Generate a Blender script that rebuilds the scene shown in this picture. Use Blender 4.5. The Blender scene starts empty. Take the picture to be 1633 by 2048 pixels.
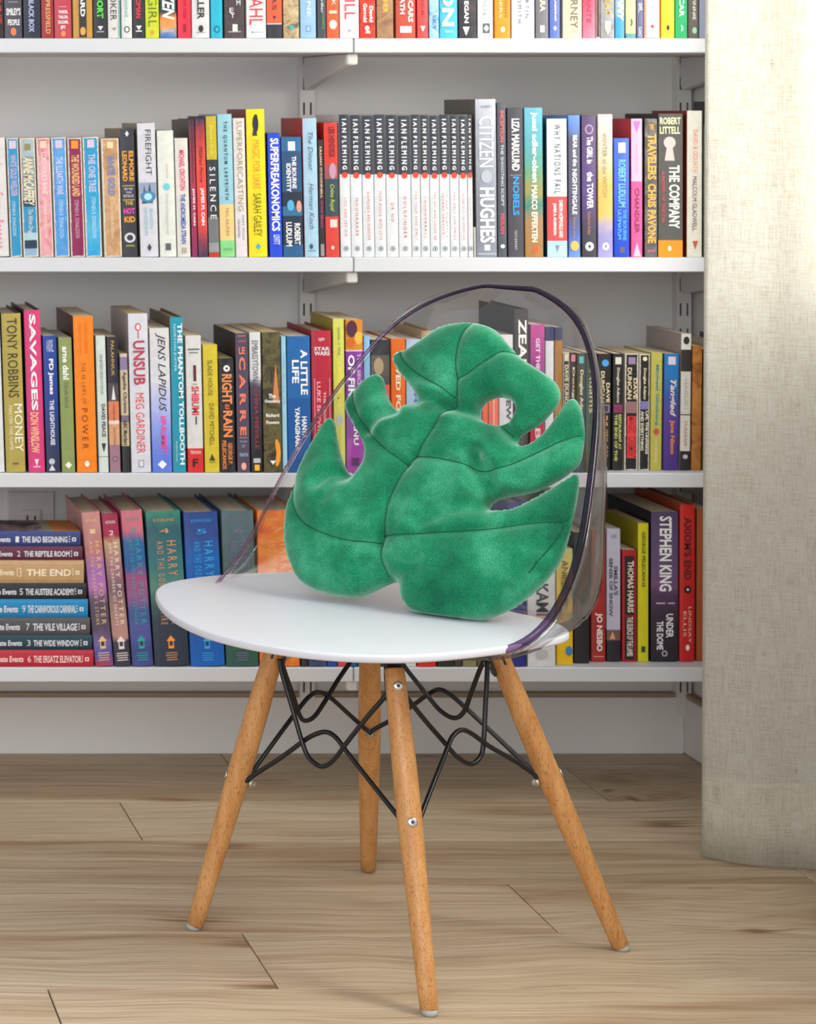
import bpy, bmesh, math, random
import numpy as np
from mathutils import Vector, Matrix, geometry
random.seed(7)
scene = bpy.context.scene
COL = scene.collection

# ------------------------------------------------------------------ camera
FPX = 4715.0           # focal length in pixels of a 1633 x 2048 frame
PX0, PY0 = -590.0, 223.0   # principal point: a shift lens, image plane parallel to the shelf wall
CH = 1.037             # camera height
cam = bpy.data.cameras.new('camera')
cam.sensor_fit = 'HORIZONTAL'; cam.sensor_width = 36.0
cam.lens = FPX / 1633.0 * 36.0
cam.shift_x = (816.5 - PX0) / 1633.0
cam.shift_y = -(1024.0 - PY0) / 1633.0
cam.clip_start = 0.05; cam.clip_end = 100
cam.dof.use_dof = True; cam.dof.focus_distance = 2.88; cam.dof.aperture_fstop = 13
camo = bpy.data.objects.new('camera', cam); COL.objects.link(camo)
camo.location = (0, 0, CH); camo.rotation_euler = (math.pi/2, 0, 0)
scene.camera = camo

# ------------------------------------------------------------------ world, lamps, exposure
w = bpy.data.worlds.new('world'); scene.world = w; w.use_nodes = True
w.node_tree.nodes['Background'].inputs[0].default_value = (0.93, 0.96, 1.0, 1)
w.node_tree.nodes['Background'].inputs[1].default_value = 0.84
def area(name, loc, aim, sx, sy, power, col):
    l = bpy.data.lights.new(name, 'AREA'); l.shape = 'RECTANGLE'; l.size = sx; l.size_y = sy
    l.energy = power; l.color = col
    o = bpy.data.objects.new(name, l); COL.objects.link(o); o.location = loc
    o.rotation_euler = (Vector(aim) - Vector(loc)).to_track_quat('-Z', 'Y').to_euler()
    return o
area('window_daylight', (2.35, 3.0, 1.85), (1.5, 3.0, 1.35), 2.8, 1.7, 255, (1.0, 0.98, 0.95))
area('room_fill_light', (-0.7, -0.8, 1.75), (0.9, 3.5, 0.75), 2.6, 1.9, 74, (0.97, 0.98, 1.0))  # added soft fill from front left behind the camera, no known window
vs = scene.view_settings
vs.view_transform = 'Standard'; vs.look = 'None'; vs.gamma = 1; vs.use_curve_mapping = False
vs.exposure = -0.1

# ------------------------------------------------------------------ helpers
def at(px, py, Y):
    return Vector(((px - PX0) * Y / FPX, Y, CH - (py - PY0) * Y / FPX))
def onz(px, py, z):
    Y = FPX * (CH - z) / (py - PY0)
    return Vector(((px - PX0) * Y / FPX, Y, z))
def lin(h, k=1.0):
    h = h.lstrip('#'); o = []
    for i in (0, 2, 4):
        c = int(h[i:i+2], 16) / 255.0
        c = c / 12.92 if c <= 0.04045 else ((c + 0.055) / 1.055) ** 2.4
        o.append(min(c * k, 0.92))
    return (o[0], o[1], o[2], 1.0)
MATS = {}
def newmat(name):
    m = bpy.data.materials.new(name); m.use_nodes = True
    nt = m.node_tree; b = nt.nodes['Principled BSDF']
    return m, nt, b
def flat(hexc, rough=0.5, k=1.0, spec=0.5, metal=0.0, sheen=0.0):
    key = (hexc, rough, k, spec, metal, sheen)
    if key in MATS: return MATS[key]
    m, nt, b = newmat('paint_' + hexc.strip('#'))
    b.inputs['Base Color'].default_value = lin(hexc, k)
    b.inputs['Roughness'].default_value = rough
    b.inputs['Specular IOR Level'].default_value = spec
    b.inputs['Metallic'].default_value = metal
    b.inputs['Sheen Weight'].default_value = sheen
    MATS[key] = m; return m
def N(nt, t, **kw):
    n = nt.nodes.new(t)
    for k, v in kw.items():
        if k in n.inputs: n.inputs[k].default_value = v
        else: setattr(n, k, v)
    return n
def L(nt, a, b): nt.links.new(a, b)
def ramp(nt, stops, interp='LINEAR'):
    r = nt.nodes.new('ShaderNodeValToRGB'); cr = r.color_ramp; cr.interpolation = interp
    stops = sorted(stops, key=lambda s: s[0])
    while len(cr.elements) < len(stops): cr.elements.new(0.5)
    while len(cr.elements) > len(stops): cr.elements.remove(cr.elements[-1])
    for e, (p, c) in zip(cr.elements, stops): e.position = p
    for e, (p, c) in zip(cr.elements, stops): e.color = c if len(c) == 4 else (*c, 1)
    return r
def mesh_obj(name, verts, faces, mat, parent=None, smooth=False, mi=None):
    me = bpy.data.meshes.new(name); me.from_pydata([tuple(v) for v in verts], [], faces)
    for m in (mat if isinstance(mat, (list, tuple)) else [mat]): me.materials.append(m)
    if mi: me.polygons.foreach_set('material_index', mi)
    if smooth: me.polygons.foreach_set('use_smooth', [True] * len(me.polygons))
    me.update()
    o = bpy.data.objects.new(name, me); COL.objects.link(o)
    if parent: o.parent = parent
    return o
def bm_obj(name, bm, mat, parent=None, smooth=False):
    me = bpy.data.meshes.new(name); bm.normal_update(); bm.to_mesh(me); bm.free()
    for m in (mat if isinstance(mat, (list, tuple)) else [mat]): me.materials.append(m)
    if smooth: me.polygons.foreach_set('use_smooth', [True] * len(me.polygons))
    o = bpy.data.objects.new(name, me); COL.objects.link(o)
    if parent: o.parent = parent
    return o
BOXF = [(0,3,2,1),(4,5,6,7),(0,1,5,4),(1,2,6,5),(2,3,7,6),(3,0,4,7)]
def boxv(x0, x1, y0, y1, z0, z1):
    return [(x0,y0,z0),(x1,y0,z0),(x1,y1,z0),(x0,y1,z0),(x0,y0,z1),(x1,y0,z1),(x1,y1,z1),(x0,y1,z1)]
def boxes(name, bs, mat, parent=None):
    v = []; f = []
    for b in bs:
        k = len(v); v += boxv(*b); f += [tuple(i + k for i in q) for q in BOXF]
    return mesh_obj(name, v, f, mat, parent)
def bevbox(name, b, mat, parent=None, r=0.002, seg=2):
    bm = bmesh.new(); vs_ = [bm.verts.new(v) for v in boxv(*b)]
    for q in BOXF: bm.faces.new([vs_[i] for i in q])
    bmesh.ops.bevel(bm, geom=list(bm.edges), offset=r, segments=seg, affect='EDGES', profile=0.5)
    return bm_obj(name, bm, mat, parent, smooth=False)
def empty(name, loc, label=None, cat=None, group=None, rot=(0,0,0)):
    o = bpy.data.objects.new(name, None); COL.objects.link(o); o.location = loc; o.rotation_euler = rot
    o.empty_display_size = 0.02
    tag(o, label, cat, group); return o
def tag(o, label=None, cat=None, group=None, kind=None):
    if label: o['label'] = label
    if cat: o['category'] = cat
    if group: o['group'] = group
    if kind: o['kind'] = kind
    return o
def catmull(pts, n=8, closed=False):
    P = [Vector(p) for p in pts]; out = []; m = len(P)
    for i in range(m if closed else m - 1):
        if closed: a, b, c, d = P[(i-1) % m], P[i], P[(i+1) % m], P[(i+2) % m]
        else:
            b, c = P[i], P[i+1]
            a = P[i-1] if i > 0 else b * 2 - c
            d = P[i+2] if i + 2 < m else c * 2 - b
        for k in range(n):
            t = k / n
            out.append(0.5 * ((2*b) + (c - a)*t + (2*a - 5*b + 4*c - d)*t*t + (3*b - a - 3*c + d)*t*t*t))
    if not closed: out.append(P[-1].copy())
    return out
def tube(name, pts, rad, mat, parent=None, seg=10, closed=False):
    """swept round bar; rad a number or one radius per point"""
    P = [Vector(p) for p in pts]; n = len(P); v = []; f = []
    R = rad if isinstance(rad, (list, tuple)) else [rad] * n
    up = None
    for i in range(n):
        t = (P[(i+1) % n] - P[i-1]) if closed else (P[min(i+1, n-1)] - P[max(i-1, 0)])
        t.normalize()
        if up is None: up = t.orthogonal().normalized()
        up = (up - t * up.dot(t)).normalized(); sd = t.cross(up)
        for k in range(seg):
            a = 2 * math.pi * k / seg
            v.append(P[i] + (up * math.cos(a) + sd * math.sin(a)) * R[i])
    for i in range(n if closed else n - 1):
        j = (i + 1) % n
        for k in range(seg):
            k2 = (k + 1) % seg
            f.append((i*seg + k, i*seg + k2, j*seg + k2, j*seg + k))
    if not closed:
        f.append(tuple(range(seg))[::-1]); f.append(tuple((n-1)*seg + k for k in range(seg)))
    return mesh_obj(name, v, f, mat, parent, smooth=True)
def lathe(name, p0, axis, prof, mat, parent=None, seg=20, smooth=True):
    """prof: (distance along axis, radius)"""
    ax = Vector(axis).normalized(); up = ax.orthogonal().normalized(); sd = ax.cross(up); p0 = Vector(p0)
    v = []; f = []
    for d, r in prof:
        for k in range(seg):
            a = 2 * math.pi * k / seg
            v.append(p0 + ax * d + (up * math.cos(a) + sd * math.sin(a)) * max(r, 1e-5))
    for i in range(len(prof) - 1):
        for k in range(seg):
            k2 = (k + 1) % seg
            f.append((i*seg + k, i*seg + k2, (i+1)*seg + k2, (i+1)*seg + k))
    f.append(tuple(range(seg))[::-1]); f.append(tuple((len(prof)-1)*seg + k for k in range(seg)))
    return mesh_obj(name, v, f, mat, parent, smooth=smooth)

# ------------------------------------------------------------------ materials
def wall_mat():
    m, nt, b = newmat('wall_paint')
    tc = N(nt, 'ShaderNodeTexCoord'); no = N(nt, 'ShaderNodeTexNoise', Scale=260.0, Detail=2.0)
    n2 = N(nt, 'ShaderNodeTexNoise', Scale=1.4)
    r = ramp(nt, [(0.3, lin('dfdbda')), (0.7, lin('e6e3e1'))])
    L(nt, tc.outputs['Object'], no.inputs['Vector']); L(nt, tc.outputs['Object'], n2.inputs['Vector'])
    L(nt, n2.outputs['Fac'], r.inputs['Fac']); L(nt, r.outputs['Color'], b.inputs['Base Color'])
    bu = N(nt, 'ShaderNodeBump', Strength=0.12, Distance=0.001)
    L(nt, no.outputs['Fac'], bu.inputs['Height']); L(nt, bu.outputs['Normal'], b.inputs['Normal'])
    b.inputs['Roughness'].default_value = 0.7
    return m
M_WALL = wall_mat()
M_TRIM = flat('e4e1de', 0.5)
M_SHELF = flat('d0d1d6', 0.45)
M_METALW = flat('dedad8', 0.4)
M_DARK = flat('141416', 0.6)
M_BLACK = flat('101014', 0.35, 1.0, 0.5)

def plank_mat():
    m, nt, b = newmat('oak_laminate')
    tc = N(nt, 'ShaderNodeTexCoord'); oi = N(nt, 'ShaderNodeObjectInfo')
    off = N(nt, 'ShaderNodeVectorMath', operation='SCALE'); off.inputs[0].default_value = (37.0, 19.0, 11.0)
    L(nt, oi.outputs['Random'], off.inputs['Scale'])
    ad = N(nt, 'ShaderNodeVectorMath', operation='ADD')
    L(nt, tc.outputs['Object'], ad.inputs[0]); L(nt, off.outputs[0], ad.inputs[1])
    # soft swirl so the grain bends round knots
    wn = N(nt, 'ShaderNodeTexNoise', Scale=4.0, Detail=1.0); L(nt, ad.outputs[0], wn.inputs['Vector'])
    ws = N(nt, 'ShaderNodeVectorMath', operation='SCALE', Scale=0.05); L(nt, wn.outputs['Color'], ws.inputs[0])
    a2 = N(nt, 'ShaderNodeVectorMath', operation='ADD'); L(nt, ad.outputs[0], a2.inputs[0]); L(nt, ws.outputs[0], a2.inputs[1])
    mp = N(nt, 'ShaderNodeMapping'); mp.inputs['Scale'].default_value = (2.5, 90.0, 1.0); L(nt, a2.outputs[0], mp.inputs['Vector'])
    g = N(nt, 'ShaderNodeTexNoise', Scale=1.6, Detail=7.0, Roughness=0.6); L(nt, mp.outputs[0], g.inputs['Vector'])
    mpb = N(nt, 'ShaderNodeMapping'); mpb.inputs['Scale'].default_value = (1.0, 9.0, 1.0); L(nt, a2.outputs[0], mpb.inputs['Vector'])
    gb = N(nt, 'ShaderNodeTexNoise', Scale=1.5, Detail=3.0); L(nt, mpb.outputs[0], gb.inputs['Vector'])
    r1 = ramp(nt, [(0.28, lin('a18b73')), (0.5, lin('c0ab8f')), (0.72, lin('cfbea6'))]); L(nt, g.outputs['Fac'], r1.inputs['Fac'])
    r2 = ramp(nt, [(0.34, lin('c9ad92')), (0.50, (0.93, 0.90, 0.86, 1)), (0.7, (1, 1, 1, 1))]); L(nt, gb.outputs['Fac'], r2.inputs['Fac'])
    mx = N(nt, 'ShaderNodeMix', data_type='RGBA', blend_type='MULTIPLY'); mx.inputs[0].default_value = 0.7
    L(nt, r1.outputs['Color'], mx.inputs[6]); L(nt, r2.outputs['Color'], mx.inputs[7])
    # knots
    mk = N(nt, 'ShaderNodeMapping'); mk.inputs['Scale'].default_value = (2.9, 9.0, 1.0); L(nt, a2.outputs[0], mk.inputs['Vector'])
    vo = N(nt, 'ShaderNodeTexVoronoi', Scale=1.0, Randomness=1.0); L(nt, mk.outputs[0], vo.inputs['Vector'])
    rk = ramp(nt, [(0.0, lin('6f4f3a')), (0.05, lin('9c7a60')), (0.11, lin('d8c4b0')), (0.2, (1, 1, 1, 1))]); jg = N(nt, 'ShaderNodeMath', operation='MULTIPLY_ADD'); jg.inputs[1].default_value = 0.34; L(nt, g.outputs['Fac'], jg.inputs[0]); 
    jd = N(nt, 'ShaderNodeMath', operation='SUBTRACT'); jd.inputs[1].default_value = 0.165; L(nt, vo.outputs['Distance'], jd.inputs[0]); L(nt, jd.outputs[0], jg.inputs[2]); L(nt, jg.outputs[0], rk.inputs['Fac'])
    m3 = N(nt, 'ShaderNodeMix', data_type='RGBA', blend_type='MULTIPLY'); m3.inputs[0].default_value = 0.85
    L(nt, mx.outputs[2], m3.inputs[6]); L(nt, rk.outputs['Color'], m3.inputs[7])
    hv = N(nt, 'ShaderNodeHueSaturation'); mr = N(nt, 'ShaderNodeMapRange'); mr.inputs[3].default_value = 0.93; mr.inputs[4].default_value = 1.06
    L(nt, oi.outputs['Random'], mr.inputs[0]); L(nt, mr.outputs[0], hv.inputs['Value']); L(nt, m3.outputs[2], hv.inputs['Color'])
    L(nt, hv.outputs[0], b.inputs['Base Color'])
    b.inputs['Roughness'].default_value = 0.5
    bu = N(nt, 'ShaderNodeBump', Strength=0.15, Distance=0.001); L(nt, g.outputs['Fac'], bu.inputs['Height']); L(nt, bu.outputs[0], b.inputs['Normal'])
    return m
M_PLANK = plank_mat()

# ------------------------------------------------------------------ room shell
WY = 3.82; RX = 1.597
back = boxes('wall_back', [(-1.6, RX + 0.12, WY, WY + 0.12, 0, 2.5)], M_WALL); tag(back, 'grey white painted wall behind the bookshelves', kind='structure')
# right wall with a window opening
WY0, WY1, WZ0, WZ1 = 0.7, 3.35, 0.80, 2.2
wr = boxes('wall_right', [(RX, RX+0.12, -0.6, WY, 0, WZ0), (RX, RX+0.12, -0.6, WY, WZ1, 2.5),
                          (RX, RX+0.12, -0.6, WY0, WZ0, WZ1), (RX, RX+0.12, WY1, WY, WZ0, WZ1)], M_WALL)
tag(wr, 'painted side wall with the curtained window', kind='structure')
wf = bpy.data.objects.new('window_1', None); COL.objects.link(wf); wf.location = (RX + 0.08, (WY0+WY1)/2, WZ0)
tag(wf, 'window behind the linen curtain', kind='structure')
hw = (WY1 - WY0) / 2
fr = boxes('window_frame', [(-0.02, 0.02, -hw, hw, 0, 0.05), (-0.02, 0.02, -hw, hw, 1.33, 1.38), (-0.02, 0.02, -hw, -hw+0.05, 0.05, 1.33),
                       (-0.02, 0.02, hw-0.05, hw, 0.05, 1.33), (-0.02, 0.02, -0.03, 0.03, 0.05, 1.33)], M_TRIM, wf)
def schlick(nt, ior):
    lw = N(nt, 'ShaderNodeLayerWeight'); lw.inputs[0].default_value = 0.5
    pw = N(nt, 'ShaderNodeMath', operation='POWER'); pw.inputs[1].default_value = 5.0; L(nt, lw.outputs['Facing'], pw.inputs[0])
    f0 = ((ior - 1) / (ior + 1)) ** 2
    ma = N(nt, 'ShaderNodeMath', operation='MULTIPLY_ADD'); ma.inputs[1].default_value = 1 - f0; ma.inputs[2].default_value = f0
    L(nt, pw.outputs[0], ma.inputs[0]); return ma.outputs[0]
def clear_mat(name, tint, rough=0.02, edge=None, ior=1.45):
    m = bpy.data.materials.new(name); m.use_nodes = True; nt = m.node_tree; nt.nodes.clear()
    out = N(nt, 'ShaderNodeOutputMaterial'); tr = N(nt, 'ShaderNodeBsdfTransparent'); gl = N(nt, 'ShaderNodeBsdfGlossy')
    tr.inputs[0].default_value = tint
    if edge:   # a longer way through the sheet where it is seen edge on
        lw = N(nt, 'ShaderNodeLayerWeight'); lw.inputs[0].default_value = 0.5
        re_ = ramp(nt, [(0.0, tint), (0.6, tint), (1.0, edge)]); L(nt, lw.outputs['Facing'], re_.inputs[0]); L(nt, re_.outputs[0], tr.inputs[0])
    gl.inputs['Roughness'].default_value = rough
    mx = N(nt, 'ShaderNodeMixShader'); L(nt, schlick(nt, ior), mx.inputs[0]); L(nt, tr.outputs[0], mx.inputs[1]); L(nt, gl.outputs[0], mx.inputs[2])
    L(nt, mx.outputs[0], out.inputs[0]); return m
boxes('pane', [(-0.003, 0.003, -hw+0.05, -0.03, 0.05, 1.33), (-0.003, 0.003, 0.03, hw-0.05, 0.05, 1.33)], clear_mat('window_glass', (0.97, 0.98, 0.97, 1)), wf)
bb = bevbox('baseboard_back', (-1.6, RX - 0.016, WY - 0.016, WY - 0.0005, 0.0, 0.0915), M_TRIM, r=0.002)
bevbox('ledge_dust_shade', (-1.6, RX - 0.0165, WY - 0.0145, WY - 0.0006, 0.0916, 0.0985), flat('a08e76', 0.8), bb, r=0.002); tag(bb, 'grey white baseboard under the lowest shelf', kind='structure')  # thin brown strip added for dust and shade on the baseboard ledge
bb2 = bevbox('baseboard_right', (RX - 0.016, RX - 0.0005, -0.6, WY - 0.001, 0.0, 0.0915), M_TRIM, r=0.004); bevbox('ledge_dust_shade', (RX - 0.0145, RX - 0.0006, -0.6, WY - 0.0166, 0.0916, 0.0985), flat('a08e76', 0.8), bb2, r=0.002); tag(bb2, 'grey white baseboard along the side wall', kind='structure')  # side wall gets the same painted strip of ledge dust and shade

# floor: sub floor and separate planks
fl = boxes('floor', [(-1.6, RX + 0.12, -0.6, WY + 0.12, -0.06, -0.0122)], flat('3a2a1e', 0.9)); tag(fl, 'light oak laminate floor', kind='structure')
PW = 0.189; PL = 1.215; G = 0.0010
def plank_mesh():
    bm = bmesh.new(); vs_ = [bm.verts.new(v) for v in boxv(G, PL-G, G, PW-G, -0.012, 0)]
    for q in BOXF: bm.faces.new([vs_[i] for i in q])
    es = [e for e in bm.edges if all(v.co.z > -0.001 for v in e.verts)]
    bmesh.ops.bevel(bm, geom=es, offset=0.0005, segments=1, affect='EDGES')
    me = bpy.data.meshes.new('plank'); bm.to_mesh(me); bm.free(); me.materials.append(M_PLANK); return me
PME = plank_mesh()
JOINT = {4: 0.6228, 0: 0.678, 1: 1.078, 3: 1.494, 2: 1.494 , 5: 0.8326, 3: 1.2}
JOINT = {0: 0.678, 1: 1.078, 2: 1.494, 3: 0.6228 + 0, 5: 0.8326, 4: 1.36, -1: 1.62}
for r in range(-18, 6):
    y = 2.7876 + PW * r
    j = JOINT.get(r, (r * 0.437) % PL)
    x = j - PL * math.ceil((j + 1.6) / PL)
    while x < RX + 0.1:
        x0 = max(x, -1.6); x1 = min(x + PL, RX)
        if x1 - x0 > 0.02 and y > -0.6:
            o = bpy.data.objects.new('plank', PME); COL.objects.link(o); o.parent = fl
            o.location = (x0, y, 0); o.scale = ((x1 - x0) / PL, 1, 1)
            if y + PW > WY: o.scale[1] = (WY - 0.001 - y) / PW
        x += PL

# ------------------------------------------------------------------ shelving
SF = 3.519                       # depth of the shelf fronts
STOP = [1.1462, 0.8190, 0.4970, 0.2068]      # top faces of the four shelves
ST = 0.0215
JX = 0.9687                      # butt joint of the boards
shelving = empty('wall_shelving', (JX, WY, 0), 'white wall-mounted shelving of long boards on slotted uprights, filled with books', 'shelving')
SHP = Vector((JX, WY, 0))
def loc(o): o.location = -SHP; return o
for i, z in enumerate(STOP):
    dz = 0.0015
    loc(bevbox('shelf_board', (-0.9, JX - 0.0008, SF, 3.80, z - ST, z), M_SHELF, shelving, r=0.0012, seg=1))
    loc(bevbox('shelf_board', (JX + 0.0008, RX - 0.004, SF, 3.80, z - ST, z), M_SHELF, shelving, r=0.0012, seg=1))
def upright(xc):
    hwid = 0.0118; yf = 3.8015; v = []; f = []
    xs = [-hwid, -0.0070, -0.0040, 0.0040, 0.0070, hwid]
    z = 0.10; zs = []
    while z < 1.75: zs += [z, z + 0.020]; z += 0.0405
    zs = [0.06] + zs + [1.9]
    for j, zz in enumerate(zs):
        for x in xs: v.append((xc + x, yf, zz))
    for j in range(len(zs) - 1):
        for i in range(5):
            if i in (1, 3) and j % 2 == 1: continue
            a = j*6 + i; f.append((a, a+1, a+7, a+6))
    u = mesh_obj('upright', v, f, M_METALW, shelving)
    loc(u)
    so = u.modifiers.new('thick', 'SOLIDIFY'); so.thickness = 0.002; so.offset = -1
    boxes('upright_flange', [(xc-hwid, xc-hwid+0.0015, yf+0.002, WY-0.0004, 0.06, 1.9), (xc+hwid-0.0015, xc+hwid, yf+0.002, WY-0.0004, 0.06, 1.9)], M_METALW, u)
    k = boxes('upright_channel', [(xc-hwid+0.0015, xc+hwid-0.0015, WY-0.003, WY-0.0004, 0.06, 1.9)], flat('6a6664', 0.6), u)
for xc in (0.9718, 1.5795, 0.364, -0.244): upright(xc)
def bracket(xc, ztop, hb, ht):
    """folded steel bracket: side cheeks and lower flange, tip cap"""
    y0, y1 = 3.548, 3.801
    for s in ('L',):
        v = []; f = []
        prof = [(y0, ztop), (y1, ztop), (y1, ztop - hb + 0.006), (y1 - 0.006, ztop - hb), (y1 - 0.02, ztop - hb + 0.001), (y0 + 0.008, ztop - ht), (y0, ztop - ht + 0.006)]
        n = len(prof)
        for dx in (-0.0065, 0.0065):
            for (y, z) in prof: v.append((xc + dx, y, z - 0.0006))
        f.append(tuple(range(n))); f.append(tuple(range(2*n-1, n-1, -1)))
        for i in range(n): j = (i+1) % n; f.append((i, n+i, n+j, j))
        b = loc(mesh_obj('bracket', v, f, M_METALW, shelving))
        bv = b.modifiers.new('bevel', 'BEVEL'); bv.width = 0.0015; bv.segments = 2
        c = bevbox('end_cap', (xc - 0.0085, xc + 0.0085, y0 - 0.012, y0 + 0.003, ztop - ht - 0.002, ztop - 0.0007), flat('ecebe8', 0.35), b, r=0.004, seg=3)
for xc in (0.9718, 1.5795, 0.364, -0.244):
    for i, z in enumerate(STOP):
        bracket(xc, z - ST, 0.052 if i else 0.052, 0.016)

# outlet on the wall above the flat stack
ox0 = at(14, 982, WY); ox1 = at(108, 982, WY)
outl = empty('power_outlet', ((ox0.x + ox1.x)/2, WY, ox0.z - 0.06), 'white wall outlet plate above the flat stack of books, half hidden', 'outlet')
ow = (ox1.x - ox0.x) / 2
bevbox('wall_plate', (-ow, ow, -0.006, -0.0003, -0.06, 0.06), flat('d6cfcd', 0.45), outl, r=0.002)
for zc in (0.012, -0.036):
    rc = bevbox('receptacle', (-0.0165, 0.0165, -0.009, -0.0055, zc - 0.014, zc + 0.019), flat('d6cfcd', 0.4), outl, r=0.003, seg=3)
    boxes('receptacle_slot', [(-0.0075, -0.0048, -0.0094, -0.0088, zc - 0.000, zc + 0.010), (0.0048, 0.0075, -0.0094, -0.0088, zc - 0.000, zc + 0.009),
                   (-0.003, 0.003, -0.0094, -0.0088, zc - 0.0105, zc - 0.0065)], M_DARK, rc)

# ------------------------------------------------------------------ books
KB = 1.0
M_PAGE = None
def page_mat():
    m, nt, b = newmat('book_pages')
    tc = N(nt, 'ShaderNodeTexCoord'); mp = N(nt, 'ShaderNodeMapping'); mp.inputs['Scale'].default_value = (1500, 1, 1)
    L(nt, tc.outputs['Object'], mp.inputs[0]); no = N(nt, 'ShaderNodeTexNoise', Scale=1.0, Detail=1.0); L(nt, mp.outputs[0], no.inputs['Vector'])
    oi = N(nt, 'ShaderNodeObjectInfo'); r0 = ramp(nt, [(0.0, lin('d8c6a8')), (0.5, lin('e2d6c0')), (1.0, lin('d4b688'))]); L(nt, oi.outputs['Random'], r0.inputs[0])
    r = ramp(nt, [(0.3, (0.72, 0.72, 0.72, 1)), (0.7, (1, 1, 1, 1))]); L(nt, no.outputs['Fac'], r.inputs[0])
    mx = N(nt, 'ShaderNodeMix', data_type='RGBA', blend_type='MULTIPLY'); mx.inputs[0].default_value = 1.0
    L(nt, r0.outputs[0], mx.inputs[6]); L(nt, r.outputs[0], mx.inputs[7]); L(nt, mx.outputs[2], b.inputs['Base Color'])
    b.inputs['Roughness'].default_value = 0.85
    return m
M_PAGE = page_mat()
def spine_mat(spec, axis='Z', rough=0.42, worn=False):
    """spec: hex | [('b'|'g'), (frac from top, hex), ...] | ['n', scale, hex, hex, hex...]"""
    key = ('spine', str(spec), axis, rough, worn)
    if key in MATS: return MATS[key]
    m, nt, b = newmat('book_cloth'); b.inputs['Roughness'].default_value = rough
    tc = N(nt, 'ShaderNodeTexCoord')
    wear = N(nt, 'ShaderNodeTexNoise', Scale=90.0, Detail=3.0); L(nt, tc.outputs['Object'], wear.inputs['Vector'])
    wr_ = ramp(nt, [(0.35, (0.86, 0.86, 0.86, 1)), (0.6, (1, 1, 1, 1))]); L(nt, wear.outputs['Fac'], wr_.inputs[0])
    if isinstance(spec, str):
        rgb = N(nt, 'ShaderNodeRGB'); rgb.outputs[0].default_value = lin(spec, KB); src = rgb.outputs[0]
    elif spec[0] in 'bg':
        sp = N(nt, 'ShaderNodeSeparateXYZ'); L(nt, tc.outputs['Generated'], sp.inputs[0])
        if spec[0] == 'b':
            st = []; ss = spec[1:]
            for i, (p, c) in enumerate(ss):
                nxt = ss[i+1][0] if i + 1 < len(ss) else 1.0
                st.append((max(0.0, 1 - nxt), lin(c, KB)))
            r = ramp(nt, st, 'CONSTANT')
        else:
            r = ramp(nt, [(1 - p, lin(c, KB)) for p, c in spec[1:]])
        no = N(nt, 'ShaderNodeTexNoise', Scale=60.0); L(nt, tc.outputs['Object'], no.inputs['Vector'])
        if spec[0] == 'g':
            ma = N(nt, 'ShaderNodeMath', operation='MULTIPLY_ADD'); ma.inputs[1].default_value = 0.12
            L(nt, no.outputs['Fac'], ma.inputs[0]); 
            sb = N(nt, 'ShaderNodeMath', operation='SUBTRACT'); sb.inputs[1].default_value = 0.06; L(nt, sp.outputs['Z'], sb.inputs[0]); L(nt, sb.outputs[0], ma.inputs[2])
            L(nt, ma.outputs[0], r.inputs[0])
        else: L(nt, sp.outputs['Z'], r.inputs[0])
        src = r.outputs[0]
    else:
        sc = spec[1]; cols = spec[2:]
        no = N(nt, 'ShaderNodeTexNoise', Scale=sc, Detail=4.0, Roughness=0.6, Distortion=1.2); L(nt, tc.outputs['Object'], no.inputs['Vector'])
        n = len(cols); r = ramp(nt, [(0.32 + 0.36 * i / max(1, n - 1), lin(c, KB)) for i, c in enumerate(cols)]); L(nt, no.outputs['Fac'], r.inputs[0]); src = r.outputs[0]
    mx = N(nt, 'ShaderNodeMix', data_type='RGBA', blend_type='MULTIPLY'); mx.inputs[0].default_value = 0.6
    L(nt, src, mx.inputs[6]); L(nt, wr_.outputs[0], mx.inputs[7])
    if worn:   # scuffed spine edges: the paper shows through along both hinges and at head and foot
        se = N(nt, 'ShaderNodeSeparateXYZ'); L(nt, tc.outputs['Generated'], se.inputs[0])
        def edge(sock, wdt):
            a = N(nt, 'ShaderNodeMath', operation='SUBTRACT'); a.inputs[1].default_value = 0.5; L(nt, sock, a.inputs[0])
            c = N(nt, 'ShaderNodeMath', operation='ABSOLUTE'); L(nt, a.outputs[0], c.inputs[0])
            d = N(nt, 'ShaderNodeMapRange'); d.inputs[1].default_value = 0.5 - wdt; d.inputs[2].default_value = 0.5; L(nt, c.outputs[0], d.inputs[0]); return d.outputs[0]
        mxm = N(nt, 'ShaderNodeMath', operation='MAXIMUM'); L(nt, edge(se.outputs['X'], 0.13), mxm.inputs[0]); L(nt, edge(se.outputs['Z'], 0.014), mxm.inputs[1])
        nw_ = N(nt, 'ShaderNodeTexNoise', Scale=160.0, Detail=3.0); L(nt, tc.outputs['Object'], nw_.inputs['Vector'])
        ad = N(nt, 'ShaderNodeMath', operation='ADD'); L(nt, mxm.outputs[0], ad.inputs[0]); L(nt, nw_.outputs['Fac'], ad.inputs[1])
        rw = ramp(nt, [(0.86, (0, 0, 0, 1)), (0.98, (1, 1, 1, 1))]); L(nt, ad.outputs[0], rw.inputs[0])
        m2 = N(nt, 'ShaderNodeMix', data_type='RGBA'); L(nt, rw.outputs[0], m2.inputs[0]); L(nt, mx.outputs[2], m2.inputs[6]); m2.inputs[7].default_value = lin('dcd2c4')
        L(nt, m2.outputs[2], b.inputs['Base Color'])
    else: L(nt, mx.outputs[2], b.inputs['Base Color'])
    MATS[key] = m; return m

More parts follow.
